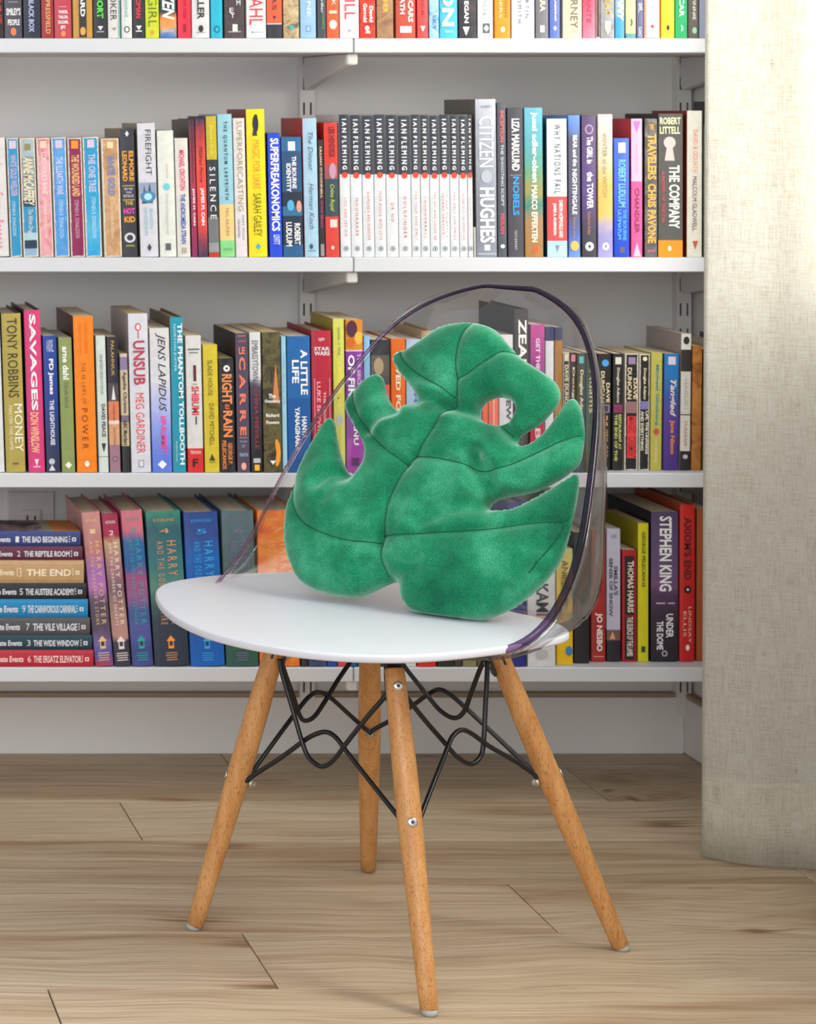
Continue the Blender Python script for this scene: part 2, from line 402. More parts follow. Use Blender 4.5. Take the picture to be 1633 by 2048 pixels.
TEXTS = []   # (object, x0, z0(top), length, height, mode, y)
def lettering(parent, s, a0, a1, c0, c1, col, W, H, y, mode):
    cu = bpy.data.curves.new('lettering', 'FONT'); cu.body = s; cu.resolution_u = 2
    cu.fill_mode = 'FRONT'
    if 'b' in mode: cu.offset = 0.028
    if 'i' in mode: cu.shear = 0.3
    if 'w' in mode: cu.space_character = 1.5
    if 't' in mode: cu.space_character = 0.86
    cu.materials.append(flat(col, 0.45, 1.1))
    o = bpy.data.objects.new('lettering', cu); COL.objects.link(o); o.parent = parent
    TEXTS.append((o, a0, a1, c0, c1, W, H, y, 'h' in mode))
def fit_texts():
    bpy.context.view_layer.update(); done = []
    for o, a0, a1, c0, c1, W, H, y, hor in TEXTS:
        bb_ = [Vector(c) for c in o.bound_box]
        bx0 = min(v.x for v in bb_); bx1 = max(v.x for v in bb_); by0 = min(v.y for v in bb_); by1 = max(v.y for v in bb_)
        if bx1 - bx0 < 1e-6 or by1 - by0 < 1e-6: continue
        zt = H * (1 - a0); zb = H * (1 - a1); xl = W * c0; xr = W * c1
        if hor:
            sx = (xr - xl) / (bx1 - bx0); sy = (zt - zb) / (by1 - by0)
            R = Matrix(((1, 0, 0), (0, 0, -1), (0, 1, 0)))     # text x -> +X, y -> +Z, normal -> -Y
            org = Vector((xl - bx0 * sx, y, zb - by0 * sy))
        else:
            sx = (zt - zb) / (bx1 - bx0); sy = (xr - xl) / (by1 - by0)
            R = Matrix(((0, 1, 0), (0, 0, -1), (-1, 0, 0)))    # text x -> -Z, y -> +X, normal -> -Y
            org = Vector((xl - by0 * sy, y, zt + bx0 * sx))
        M = R.to_4x4(); M = Matrix.Translation(org) @ M @ Matrix.Diagonal((sx, sy, 1, 1))
        me = bpy.data.meshes.new_from_object(o.evaluated_get(bpy.context.evaluated_depsgraph_get()) if 0 else o)
        me.transform(M)
        n_ = bpy.data.objects.new('lettering', me); n_.parent = o.parent; done.append((o, n_))
    for o, n_ in done:
        bpy.data.objects.remove(o)
    for i_, (o, n_) in enumerate(done):
        n_.name = 'lettering'; n_.data.name = 'lettering'; COL.objects.link(n_)
def shape(parent, kind, x, z, wd, hg, col, y):
    if kind == 'o':
        n = 16; v = [(x + wd/2*math.cos(2*math.pi*i/n), y, z + hg/2*math.sin(2*math.pi*i/n)) for i in range(n)]
    elif kind == 'd':
        n = 4; v = [(x, y, z-hg/2), (x+wd/2, y, z), (x, y, z+hg/2), (x-wd/2, y, z)]
    elif kind == 't':
        n = 3; v = [(x-wd/2, y, z-hg/2), (x+wd/2, y, z-hg/2), (x, y, z+hg/2)]
    elif kind == 'v':
        n = 3; v = [(x-wd/2, y, z+hg/2), (x, y, z-hg/2), (x+wd/2, y, z+hg/2)]
    elif kind == 'k':   # keyhole
        v = [(x + wd/2*math.cos(a), y, z + hg*0.22 + wd/2*math.sin(a)) for a in [math.radians(t) for t in range(-60, 241, 20)]]
        v += [(x - wd*0.42, y, z - hg/2), (x + wd*0.42, y, z - hg/2)]; n = len(v)
    elif kind == 'l':   # leaf
        n = 10; v = [(x + wd/2*math.cos(2*math.pi*i/n)*abs(math.cos(math.pi*i/n)), y, z + hg/2*math.sin(2*math.pi*i/n)) for i in range(n)]
    elif kind == 'h':   # house-like publisher lantern
        v = [(x-wd*.3, y, z-hg/2), (x+wd*.3, y, z-hg/2), (x+wd*.3, y, z+hg*.08), (x+wd/2, y, z+hg*.08), (x, y, z+hg/2), (x-wd/2, y, z+hg*.08), (x-wd*.3, y, z+hg*.08)]; n = 7
    else:
        n = 4; v = [(x-wd/2, y, z-hg/2), (x+wd/2, y, z-hg/2), (x+wd/2, y, z+hg/2), (x-wd/2, y, z+hg/2)]
    return mesh_obj('emblem', v, [tuple(range(n))], flat(col, 0.45, 1.1), parent)
def cover_mesh(root, W, D, H, hard, mats, along='z'):
    """case of spine (a shallow curve), two boards; and the page block set back inside it"""
    t = 0.0024 if hard else 0.0005; bul = min(0.0022 if hard else 0.0009, W * 0.08); n = 6
    out = []; inn = []
    for i in range(n + 1):
        f = i / n; y = bul * (1 - (1 - (2*f - 1)**2)**0.5) if hard else bul * (2*f - 1)**2
        out.append((W * f, y))
    pts_o = [(0, D)] + out + [(W, D)]
    pts_i = [(t, D)] + [(min(max(x, t), W - t), y + t) for x, y in out] + [(W - t, D)]
    m = len(pts_o); v = []; f = []; mi = []
    for z in (0, H):
        for x, y in pts_o: v.append((x, y, z))
        for x, y in pts_i: v.append((x, y, z))
    def q(a, b, c, d, k): f.append((a, b, c, d)); mi.append(k)
    B = 2 * m
    for i in range(m - 1):
        sp = 0 if 0 < i < m - 2 else 1
        q(i, i+1, B+i+1, B+i, sp)
        q(m+i+1, m+i, B+m+i, B+m+i+1, 1)
        q(B+i, B+i+1, B+m+i+1, B+m+i, sp)
        q(i+1, i, m+i, m+i+1, sp)
    for i in (0, m - 1):
        q(i, B+i, B+m+i, m+i, 1)
    c = mesh_obj('cover', v, f, mats, root, mi=mi)
    g = 0.0035 if hard else 0.0004
    b0 = 0.003 if hard else 0.0
    y0 = bul + t + 0.0008
    pg = boxes('pages', [(t + 0.0002, W - t - 0.0002, y0, D - g - 0.0005, b0 + 0.0002, H - g)], M_PAGE, root)
    return c
BOOKS = {0: [], 1: [], 2: [], 3: []}
def B(sh, x0, x1, yt, desc, col, texts=(), em=(), side=None, hard=False, Y=None, D=None, slope=None):
    BOOKS[sh].append(dict(x0=x0, x1=x1, yt=yt, desc=desc, col=col, texts=texts, em=em, side=side, hard=hard, Y=Y, D=D, slope=slope))
SLOPE = [lambda x: 0.018 * (1 - x / 1300), lambda x: 0.038 * max(-0.05, (1 - x / 1320)), lambda x: 0.034 - 0.034 * x / 1020, lambda x: 0.03 * (1 - x / 1250)]
SHN = ['top shelf', 'second shelf', 'third shelf', 'lowest shelf']
def short(b):
    """the colour words of a neighbour"""
    d = b['desc'].split(' with ')[0].rsplit(' ', 1)[0]
    if b['desc'][0] == '=': return 'black-and-white'
    for w_ in ('worn ', 'broad ', 'narrow ', 'tall ', 'short ', 'thin ', 'slim ', 'wide ', 'small '):
        if d.startswith(w_) and d != w_.strip(): d = d[len(w_):]
    k_ = d.split(' ')
    return ' '.join(k_[:2]) if len(k_) > 2 else d
def build_books():
    labels = {}
    for sh in range(4):
        bs = sorted(BOOKS[sh], key=lambda b: b['x0'])
        for i, b in enumerate(bs):
            Yb = b['Y'] or SF + 0.004; sc = Yb / FPX
            W = (b['x1'] - b['x0']) * sc - 0.0011
            H = CH - (b['yt'] - PY0) * sc - STOP[sh]
            D = b['D'] or (0.150 if b['hard'] else (0.108 if H < 0.182 else 0.132))
            D = D * random.uniform(0.97, 1.03)
            sl = b['slope'] if b['slope'] is not None else SLOPE[sh]((b['x0'] + b['x1']) / 2)
            th = math.atan(sl); x = (b['x0'] - PX0) * sc; z = STOP[sh] + 0.0004
            if th < 0: z += W * math.sin(-th)
            kind = 'hardcover_book' if b['hard'] else 'paperback_book'
            desc = b['desc']
            if desc[0] == '=': lab = desc[1:]
            elif i == 0: lab = f"{desc}, before the {short(bs[1])} book, {SHN[sh]}"
            elif i == len(bs) - 1: lab = f"{desc}, last after the {short(bs[i-1])} book, {SHN[sh]}"
            else:
                l_, r_ = bs[i-1], bs[i+1]
                if l_['desc'][0] == '=': lab = f"{desc} beside the {l_['near']}, {SHN[sh]}" if 'near' in l_ else f"{desc} just before the {short(r_)} book, {SHN[sh]}"
                elif r_['desc'][0] == '=': lab = f"{desc} just after the {short(l_)} book, {SHN[sh]}"
                else:
                    lab = f"{desc}, between {short(l_)} and {short(r_)} books, {SHN[sh]}"
                    if len(lab.split()) > 16: lab = f"{desc}, after the {short(l_)} book, {SHN[sh]}"
                    if len(lab.split()) > 16: lab = f"{desc}, {SHN[sh]}"
            if lab in labels: print('DUPLICATE LABEL', lab)
            nw = len(lab.split())
            if nw > 16: print('LONG', nw, lab)
            labels[lab] = 1
            root = empty(kind, (x, Yb, z), lab, 'book', f'books standing on the {SHN[sh]}', rot=(0, -th, 0))
            ms = spine_mat(b['col'], worn='worn' in desc or 'sand brown' in desc or 'with red title blocks' in desc or 'black paperback with cream' in desc); side = b['side']
            md = spine_mat(side) if side else ms
            cover_mesh(root, W, D, H, b['hard'], [ms, md])
            for t in b['texts']:
                s, a0, a1, c0, c1, col = t[:6]; mode = t[6] if len(t) > 6 else ''
                lettering(root, s, a0, a1, c0, c1, col, W, H, -0.0006, mode)
            for e in b['em']:
                k, a, c, wp, hp, col = e
                hz = hp * sc; zc_ = H * (1 - a); lo = max(zc_ - hz/2, 0.001); hi = min(zc_ + hz/2, H - 0.001)
                shape(root, k, W * c, (lo + hi) / 2, min(wp * sc, W * 0.95), hi - lo, col, -0.0004 - 0.00003 * (id(e) and b['em'].index(e)))
WH='e6e6ea'; BK='22222a'
# ---- top shelf (spine tops are out of the picture)
T=-180
def S1(x0,x1,desc,col,texts=(),em=(),**k): B(0,x0,x1,random.choice([-175,-190,-205,-185]),desc,col,texts,em,**k)
S1(-30,9,'black paperback with red foot','2a1c20',[('THE HUNT',.5,.9,.55,.9,'d03030')])
S1(10,46,'slate purple paperback with orange oval badge','4a4552',[("SMILEY'S",.775,.83,.1,.92,WH,'hb'),('PEOPLE',.86,.905,.18,.86,WH,'hb')],[('o',.952,.5,11,16,'e07848'),('r',.73,.5,20,1.2,'a8a4ac')])
S1(48,83,'navy paperback with pale blue title','20233a',[('THE BLACK BOX',.60,.955,.3,.62,'a8b0d8','b')])
S1(84,109,'dark red paperback with gold author name','9c2028',[('STEVEN PRESSFIELD',.50,.965,.35,.72,'e6c078')])
S1(110,145,'crimson paperback with stacked white title','bf3c4c',[('TINKER,',.78,.81,.22,.8,WH,'hb'),('TAILOR,',.82,.85,.22,.8,WH,'hb'),('SOLDIER,',.86,.89,.2,.82,WH,'hb'),('SPY',.9,.93,.35,.65,WH,'hb')],[('o',.965,.5,9,12,'e88858'),('r',.75,.5,16,1.2,'e8a0a8')])
S1(147,187,'ochre paperback with black centre stripe','c4903e',[('GERARD',.5,.83,.38,.62,WH,'b')],[('r',.5,.5,15,500,'2a2622'),('o',.945,.5,11,17,'d89a48')])
S1(188,216,'black paperback with bright green title','26262e',[('SHORT',.66,.86,.25,.72,'58e048','b')],[('v',.93,.5,11,8,WH),('r',.955,.5,14,2,'b0b0b4')])
S1(217,242,'white paperback with teal edge','d8d6d2',[('POKER',.62,.86,.18,.72,BK)],[('r',.5,.95,3,480,'58a8a8'),('v',.93,.5,11,6,'8a8884')])
S1(244,266,'pale grey paperback with teal script','d8dad8',[('Mitchell',.68,.84,.3,.65,'48a8a0')],[('o',.935,.5,11,13,BK),('o',.935,.5,7,9,'d8dad8')])
S1(267,291,'black paperback with red title','26242e',[('ROMAN',.66,.84,.25,.68,'d83048','b')],[('v',.92,.5,11,9,WH),('r',.945,.5,12,2,WH)])
S1(292,320,'lime green paperback with outlined title','c8d61e',[('BIG GIRL',.45,.91,.2,.85,'6a7400')],[('d',.955,.5,9,12,'e89020')])
S1(321,355,'orange and blue paperback with large white letters',['g',(0,'183838'),(.80,'183838'),(.85,'e88838'),(.92,'e0a060'),(.97,'5888b8'),(1,'3868b8')],[('FROZEN',.45,.86,.12,.88,'f0f0ea','bi'),('PICADOR',.935,.955,.15,.85,'d8d8e0','h')])
S1(357,384,'scarlet paperback with small dark title','ea2342',[('DNA FREE',.68,.85,.4,.65,'8a1028')],[('r',.925,.5,6,16,'8a1028')])
S1(385,421,'light grey paperback with dark capitals','d8d8da',[('KILLER',.60,.85,.3,.7,BK,'b')],[('o',.925,.5,10,14,BK),('r',.955,.5,20,1.5,'888888')])
S1(423,447,'cyan paperback with dark ring','12b2d0',[('SEA',.5,.65,.3,.7,'d0f0f4')],[('o',.935,.5,12,14,'0a5a78'),('o',.935,.5,7,9,'12b2d0')])
S1(450,491,'dark brown paperback with scattered white letters',['n',120,'3a3036','4a3c42','584448'],[('M',.70,.74,.6,.8,WH,'h'),('E',.76,.80,.25,.45,WH,'h'),('Y',.80,.84,.3,.5,WH,'h')],[('r',.92,.52,10,15,'d8d4d0'),('r',.95,.5,26,2,'b0a8a8')])
S1(494,534,'white paperback with tall red outlined name','e4e2e6',[('DAHL',.62,.90,.15,.85,'d03038')],[('o',.955,.3,4,4,'888888'),('r',.955,.6,18,1.5,'a0a0a0')])
S1(535,566,'orange red paperback with black foot',['b',(0,'ee5c38'),(.885,'e8e4e0'),(.892,'2c2a36')],[('LIARS',.5,.78,.35,.65,'2c2a36')],[('v',.84,.5,7,8,'2c2a36')])
S1(568,600,'fur-patterned beige paperback with teal heart',['n',70,'6a5a48','b8a078','d8c49a'],[],[('v',.925,.5,11,12,'38a8b0')])
S1(602,634,'light blue paperback with framed title','98bee0',[('SIMONE',.5,.84,.4,.65,'dce8f4')],[('r',.93,.5,9,12,'7088c0'),('r',.93,.5,6,9,'98bee0')])
S1(636,654,'narrow charcoal paperback with green subtitle','3c424a',[('The thriller',.55,.8,.4,.7,WH),('mystery',.8,.93,.5,.75,'68b068')])
S1(655,680,'orange red paperback with white disc','ee5c2e',[('BOOK',.55,.75,.4,.72,'f0e0d0'),('UN',.87,.93,.3,.7,'f0d8c8')],[('o',.895,.5,15,18,'f0e4d8'),('r',.8,.5,15,6,'f4c8b0')])
S1(681,720,'wide white paperback with pink outlined name','e2e0e2',[('HILL',.60,.85,.25,.8,'d04058')],[('v',.945,.5,9,6,'a0a0a4')])
S1(721,753,'flame red paperback with white rounded title',['n',60,'b81410','e03020','f05838'],[('David',.76,.88,.6,.85,'f4f0ea','b'),('Gerrold',.74,.88,.2,.45,'f4f0ea','b')],[('o',.925,.45,9,10,'f4d8c8'),('r',.955,.5,9,5,'f4d8c8')])
S1(755,789,'tan brown paperback with gold title',['n',50,'8a6048','a8805a','b89068'],[('OTHER',.62,.80,.35,.65,'e8b848','b')])
S1(793,833,'brick red paperback with two white lines','c44c3a',[('RED SCARS',.55,.88,.62,.88,'f2ece6','b'),('DEATH',.62,.82,.2,.45,'f2ece6','b')],[('r',.935,.5,23,13,'e6dcd8')])
S1(836,858,'bright red paperback with dark author name','ee4648',[('PATRICK',.55,.85,.35,.65,'7a1820')],[('v',.935,.5,10,12,'f4d8d0')])
S1(860,880,'sky-patterned paperback with navy word',['n',40,'58a0dc','a0ccec','d0e4f2'],[('SKY',.82,.94,.3,.7,'2858a0')])
S1(881,917,'turquoise paperback with huge white letters','4cbcd8',[('IRON',.45,.91,.1,.8,'e8f4f4','b')],[('r',.95,.5,16,3,'b8e4ec')])
S1(919,955,'black purple paperback with bold white author name',['n',60,'221e28','2c2832','4a3844'],[('JENNIFER EGAN',.4,.88,.22,.55,'eceaea','b')],[('v',.945,.4,14,18,'d8d8dc')])
S1(957,988,'pale mint paperback with checkered badge','dde2e2',[('SHADE',.62,.85,.35,.62,'98a8a4')],[('r',.93,.55,14,20,'5a5e5a'),('d',.93,.55,10,14,'e0e4e2')])
S1(991,1023,'bright orange paperback with white oval','fa9214',[('NUMBERS',.5,.85,.25,.45,'fbd8a0'),('FIGHT',.7,.85,.6,.8,'b84a10')],[('o',.935,.5,8,11,'fdf2e0')])
S1(1025,1071,'broad white paperback with two dark lines','e6e4e8',[('MARTIN',.6,.84,.58,.75,BK,'w'),('CRUZ SMITH',.5,.88,.25,.42,BK,'w')],[('r',.94,.5,14,18,'c8c8cc')])
S1(1073,1099,'grey paperback with cream name','76727a',[('SARA',.65,.80,.3,.75,'e4dcb8','b')],[('r',.93,.5,9,14,'c8c6c0')])
S1(1101,1122,'periwinkle blue paperback with white script','586ec6',[('El Pequeno',.5,.88,.35,.7,'e4e8f4','bi')],[('d',.93,.5,8,10,'d8def4')])
S1(1127,1166,'beige paperback with brown capitals','ccc4aa',[('BERNEY',.6,.92,.4,.78,'6a6250')],[('r',.945,.6,7,5,'b0a88c')])
S1(1167,1193,'raspberry paperback with faint title',['g',(0,'e02848'),(.7,'e84868'),(1,'e87890')],[('FERRANTE',.5,.88,.3,.65,'b02044')])
S1(1194,1202,'thin maroon paperback with worn spine','4a2430')
S1(1203,1231,'grey stone-patterned paperback with gold title',['n',80,'80807e','98989a','a8a8a8'],[('GREAT',.6,.83,.3,.7,'e0a848','b')],[('r',.905,.5,11,17,'d4dce0'),('v',.955,.5,10,10,'c8c0a8')])
S1(1232,1251,'azure paperback with slanted white title',['g',(0,'a8b8c8'),(.8,'90b0d0'),(.86,'389cd8'),(1,'3898d8')],[('FUNNY',.6,.87,.2,.85,'eef2f6','bi')])
S1(1253,1274,'straw yellow paperback with green leaf',['b',(0,'d6ca96'),(.965,'5a9a98')],[],[('l',.88,.5,7,16,'3c6a3c')])
S1(1275,1289,'narrow slate blue paperback with white letters','66688a',[('JSK',.75,.82,.15,.85,WH,'h'),('GARD',.92,.995,.2,.7,'d0d4e8')])
S1(1290,1322,'cream paperback with salmon frame','f0a898',[('DAY',.72,.80,.4,.6,'60606a')],[('r',.5,.5,24,490,'e4dcdc'),('r',.5,.5,19,482,'e8787a'),('r',.5,.5,17.5,480,'e4dedc'),('o',.91,.5,7,7,'c83030')])
S1(1324,1351,'lemon yellow paperback with small black emblem','ead626',[],[('o',.92,.5,6,11,'2a2820'),('r',.955,.5,10,2,'b0a020')])
S1(1352,1377,'emerald green paperback with white title','1aae68',[('OSCAR',.62,.85,.3,.7,'d8f4e4','b')],[('l',.93,.5,7,14,'a8e0c0')])
S1(1378,1399,'dark olive paperback with white words','5a564e',[('WINNIE',.68,.87,.4,.72,'e4e4dc')],[('o',.945,.6,9,13,'88c098')])
S1(1400,1440,'grey blue paperback with plain spine','8088a0')
S1(1441,1475,'brown paperback with dark spine','5a4038')
S1(1476,1512,'green grey paperback with plain spine','708070')

# ---- second shelf
def S2(*a,**k): B(1,*a,**k)
OLD=[('r',.055,.5,14,16,'c8b8d0')]
S2(-32,20,277,'white paperback with magenta script title','dad6d4',[('Lovers Cure - Brennan',.22,.93,.5,.85,'d85898','w')])
S2(22,46,277,'worn azure paperback with pink outlined title','2090c2',[('WHITE GOLD WIELDER',.14,.49,.22,.78,'b8a8cc','b'),('STEPHEN R. DONALDSON',.53,.82,.25,.55,'b8d8e8')],OLD)
S2(48,79,277,'worn grey paperback with cream slanted author name',['b',(0,'a8b8bc'),(.16,'8c9498'),(.52,'183c60'),(.58,'2a90c0'),(.80,'a8ccd8'),(.86,'14304e'),(.93,'88b0cc')],[('ANNE McCAFFREY',.16,.57,.15,.85,'e2d6b4','bi'),('The White Dragon',.6,.83,.3,.7,'e2d6c0','i')],[('r',.075,.5,12,13,'8a7c58')])
S2(81,109,277,'worn rose pink paperback with faded title',['n',30,'d87884','e4a0a8','e8b8bc'],[("LORD FOUL'S BANE",.12,.47,.3,.72,'e8c8cc','b'),('STEPHEN R. DONALDSON',.5,.84,.35,.6,'ecd8cc')],[('r',.055,.5,12,14,'e8c4b0')])
S2(111,141,276,'worn sky blue paperback with pale title',['n',25,'3088d0','4a98dc','68aae0'],[('THE ILLEARTH WAR',.16,.48,.25,.72,'c0c4e4','b'),('STEPHEN R. DONALDSON',.52,.84,.35,.65,'b8d4f0')],OLD)
S2(143,172,277,'worn plum paperback with apricot title','8a1250',[('THE WOUNDED LAND',.14,.49,.22,.78,'e8b070','b'),('STEPHEN R. DONALDSON',.52,.84,.35,.65,'d0a0b4')],[('r',.055,.5,14,16,'e08828')])
S2(173,206,275,'worn bright blue paperback with lilac title',['g',(0,'1c98c8'),(.6,'18a0d4'),(.75,'50b4dc'),(1,'0c9cd8')],[('THE ONE TREE',.14,.46,.3,.75,'bcb8d8','b'),('STEPHEN R. DONALDSON',.5,.84,.42,.68,'b8dcf0')],OLD)
S2(210,246,278,'sand brown paperback with blue lettered title',['n',35,'b8865a','c89c70','d8b48c'],[('WHITE GOLD',.14,.48,.3,.72,'5878b8','b'),('Donaldson',.5,.84,.4,.62,'e0c49c')],[('r',.055,.5,12,13,'e0cca0')])
S2(247,277,258,'black paperback with orange name and coloured title','33323c',[('ELMORE',.175,.41,.58,.9,'f0a028','b'),('LEONARD',.175,.41,.12,.45,'f0a028','b'),('THE',.565,.595,.22,.78,'c8a048','hb'),('HOT',.62,.665,.12,.9,'e848b0','hb'),('KID',.685,.73,.15,.9,'f0a028','hb'),('NEW YORK',.46,.48,.2,.8,'d0d0d8','h'),('TIMES',.49,.505,.3,.7,'d0d0d8','h'),('BESTSELLER',.515,.535,.15,.85,'d0d0d8','h'),('GRIPPING',.905,.92,.2,.8,'c8c838','h')],[('r',.445,.5,24,1.5,'c8b048'),('r',.555,.5,24,1.5,'c8b048'),('d',.04,.5,8,12,'d8d8e0'),('o',.85,.5,22,20,'c8ccd0'),('o',.85,.5,13,12,'33323c')],side='7c6c52')
S2(282,319,247,'white paperback with black serif title and blue wreath','d4d2dc',[('FIREFIGHT',.05,.39,.42,.75,'1c1c24'),('BRANDON',.64,.79,.55,.75,'78a8b8'),('SANDERSON',.63,.84,.25,.45,'78a8b8')],[('r',.5,.5,36,30,'8c98b0'),('t',.53,.3,10,38,'28344a'),('t',.52,.6,12,42,'20344e'),('o',.55,.5,30,24,'3c7c9c'),('o',.55,.5,16,14,'a8d4e4'),('d',.93,.5,9,16,'3a3c48')],side='8a8678')
S2(321,355,262,'off-white hardcover with teal dot','e0e2da',[('speak joy',.26,.38,.45,.65,'d89090'),('the story of changing your mind',.50,.82,.35,.62,'a8acb0')],[('o',.445,.5,13,15,'68c0cc'),('r',.92,.5,11,14,'585c60')],side='9ca294')
S2(356,383,277,'cream paperback with pink and blue letters','dedad2',[('MICHAEL CRICHTON',.1,.44,.3,.72,'dc3c70','b'),('THE ANDROMEDA STRAIN',.47,.89,.3,.7,'3858a8','b')],[('r',.945,.5,10,12,'a8a498')])
S2(385,397,240,'narrow purple red paperback with white name',['g',(0,'3a1c38'),(.2,'8c2840'),(.5,'b02c50'),(1,'8c1c58')],[('THE POSTMAN ALWAYS RINGS TWICE',.06,.46,.35,.7,'3c1424'),('JAMES M. CAIN',.5,.77,.3,.75,'f0e8ea','b')],side='4a3a34')
S2(398,418,238,'sunset red paperback with white name',['g',(0,'3c2448'),(.1,'a83038'),(.3,'f04838'),(.75,'e84038'),(.9,'803048'),(1,'3c3050')],[('Mildred Pierce',.2,.46,.3,.7,'2c1418','i'),('JAMES M. CAIN',.5,.77,.3,.75,'f4ecea','b')])
S2(419,441,233,'black paperback with yellow head and spaced title',['b',(0,'c8b014'),(.31,'2c303a'),(.72,'707476'),(.90,'94989a'),(.965,'b83428')],[('Shusaku Endo',.06,.28,.35,.65,'e0dc60','i'),('SILENCE',.36,.73,.22,.78,'e6eaea','w')],side='3a2c2c')
S2(442,472,229,'pale blue paperback with peach and green foot',['b',(0,'98cad8'),(.635,'f4cc88'),(.885,'88d888')],[('THE QUANTUM LABYRINTH',.05,.6,.35,.65,'204858','wb'),('PAUL HALPERN',.66,.85,.4,.65,'6a4830','w')],[('r',.945,.5,18,5,'68b070')])
S2(473,497,237,'white paperback with olive stretched title','e2dadc',[('SUPERFORECASTING',.02,.67,.28,.75,'9c8c48'),('PHILIP E. TETLOCK',.7,.88,.6,.78,'48486a'),('DAN GARDNER',.73,.86,.2,.38,'48486a')])
S2(499,537,219,'bright yellow paperback with black bird figure','f0da12',[('MAGIC FOR LIARS',.21,.54,.3,.7,'ec8430'),('SARAH GAILEY',.57,.86,.28,.72,'5a5410')],[('o',.10,.5,12,36,'181828'),('t',.13,.45,10,30,'22203c'),('o',.05,.52,7,9,'181828'),('d',.93,.5,11,13,'38a8b8')],side='8c1818')
S2(541,567,267,'royal blue paperback with bold white title','1444da',[('SUPERFREAKONOMICS',.04,.79,.18,.85,'eceef8','b'),('LEVITT',.82,.9,.3,.8,'c8d0f4','b')])
S2(568,609,275,'deep blue paperback with white stacked titles',['b',(0,'28689c'),(.12,'1c4e78'),(.46,'16283c'),(.58,'2c6c98'),(.66,'182c44'),(.9,'1c5c8c')],[('THE BOURNE',.16,.43,.5,.72,'e8e8ea','b'),('IDENTITY',.22,.46,.22,.44,'e8e8ea','b'),('ROBERT',.72,.9,.56,.86,'eceaea','b'),('LUDLUM',.71,.91,.14,.44,'eceaea','b')],[('r',.075,.5,14,18,'e8e4e4'),('o',.57,.4,14,22,'50a8d0'),('o',.58,.82,10,24,'d8987c')])
S2(611,640,237,'pale blue paperback with brushed dark title','a6c8de',[('The Dinner',.1,.38,.35,.7,'3c5a78','i'),('Herman Koch',.47,.80,.35,.7,'3c5a78','i')],[('o',.925,.45,7,11,'3c4c68'),('r',.955,.5,16,2,'6888a8')],side='bc2418')
S2(641,652,280,'narrow black paperback with magenta script','241c24',[("LILLIAN O'CONNELL",.06,.5,.3,.7,'e0b898','b'),('Crime Queen',.52,.75,.25,.75,'d83888','i')],[('r',.94,.5,7,24,'908888')])
S2(653,681,246,'red paperback with dark green middle',['b',(0,'d83428'),(.31,'a05058'),(.42,'2c4450'),(.70,'d83c34')],[('LEE HENDRIX',.03,.26,.35,.8,'6c1820','b'),('Crime Royal',.46,.66,.3,.7,'c8d040','i')],[('o',.36,.6,14,32,'b88ca4'),('r',.75,.6,14,16,'dcc4c0'),('o',.93,.5,6,8,'f0c8b0')],side='b02c20')
FX=[683,704.5,728,751.5,775.5,799.5,825.5,844,862.5,882,902.5,921,938,948.5]
FT=['LIVE AND LET DIE','MOONRAKER','DIAMONDS ARE FOREVER','FROM RUSSIA WITH LOVE','DR NO','GOLDFINGER','FOR YOUR EYES ONLY','THUNDERBALL','THE SPY WHO LOVED ME',"ON HER MAJESTY'S",'YOU ONLY LIVE TWICE','THE MAN WITH THE GOLDEN GUN','OCTOPUSSY AND THE LIVING DAYLIGHTS']
ORD=['first','second','third','fourth','fifth','sixth','seventh','eighth','ninth','tenth','eleventh','twelfth','thirteenth']
for i in range(13):
    L0={4:.36,0:.17,1:.17}.get(i,.08 if len(FT[i])>15 else .14)
    a0=.5+L0*.5; a1=.93-L0*.45 if i!=4 else .75
    if i==4: a0=.62
    tx=[('I A N',.03,.125,.28,.72,'e0e4ea','b'),('F L E M I N G',.15,.385,.28,.72,'e0e4ea','b'),(FT[i],a0,min(a1,.88),.38,.64,'c04040','w')]
    if i==9: tx=[tx[0],tx[1],("ON HER MAJESTY'S",.53,.86,.58,.78,'c04040','w'),('SECRET SERVICE',.55,.84,.2,.4,'c04040','w')]
    S2(FX[i],FX[i+1],230+(i%3),f"={ORD[i]} of thirteen matching black and white spines, counting away from the red book",['b',(0,'2c2e3c'),(.42,'dcdee2')],tx,[('o',.425,.5,12,12,'e8402c'),('o',.94,.5,10,10,'788890'),('o',.94,.5,6,6,'dcdee2'),('d',.94,.5,4,6,'303840')],side='d8d8da')
S2(949,954,455,'low grey booklet with plain spine','c0beb8')
S2(955,997,199,'tall silver hardcover with large pale title',['g',(0,'c0c4d0'),(.25,'a8acb8'),(.6,'9094a0'),(1,'888c9c')],[('CITIZEN',.11,.43,.15,.85,'dcdfe6'),('HUGHES',.56,.91,.15,.88,'f0f2f6','b'),('ROBERT',.04,.055,.25,.75,'70747c','h')],[('r',.94,.5,11,11,'f0f0f4'),('r',.98,.5,36,1.5,'c8ccd4'),('o',.49,.5,22,26,'a8adb8')],side='5c564e',hard=True)
S2(998,1016,206,'slim slate paperback with red title','50525e',[('INCEPTION',.05,.255,.3,.75,'e06068','b'),('THE SHOOTING SCRIPT',.27,.67,.35,.68,'d4d6dc'),('NOLAN',.72,.85,.25,.75,'d84c58','b')],[('o',.93,.5,9,8,'d8dade')])
S2(1018,1050,217,'charcoal violet paperback with blue patch','48434f',[('LIZA MARKLUND',.07,.42,.25,.75,'eceaea','b'),('NOBELS',.46,.72,.3,.72,'1c98dc','b'),('TESTAMENT',.82,.95,.4,.55,'e0e0e4','w')],[('r',.45,.5,22,1.2,'98949c')],side='2e2a34')
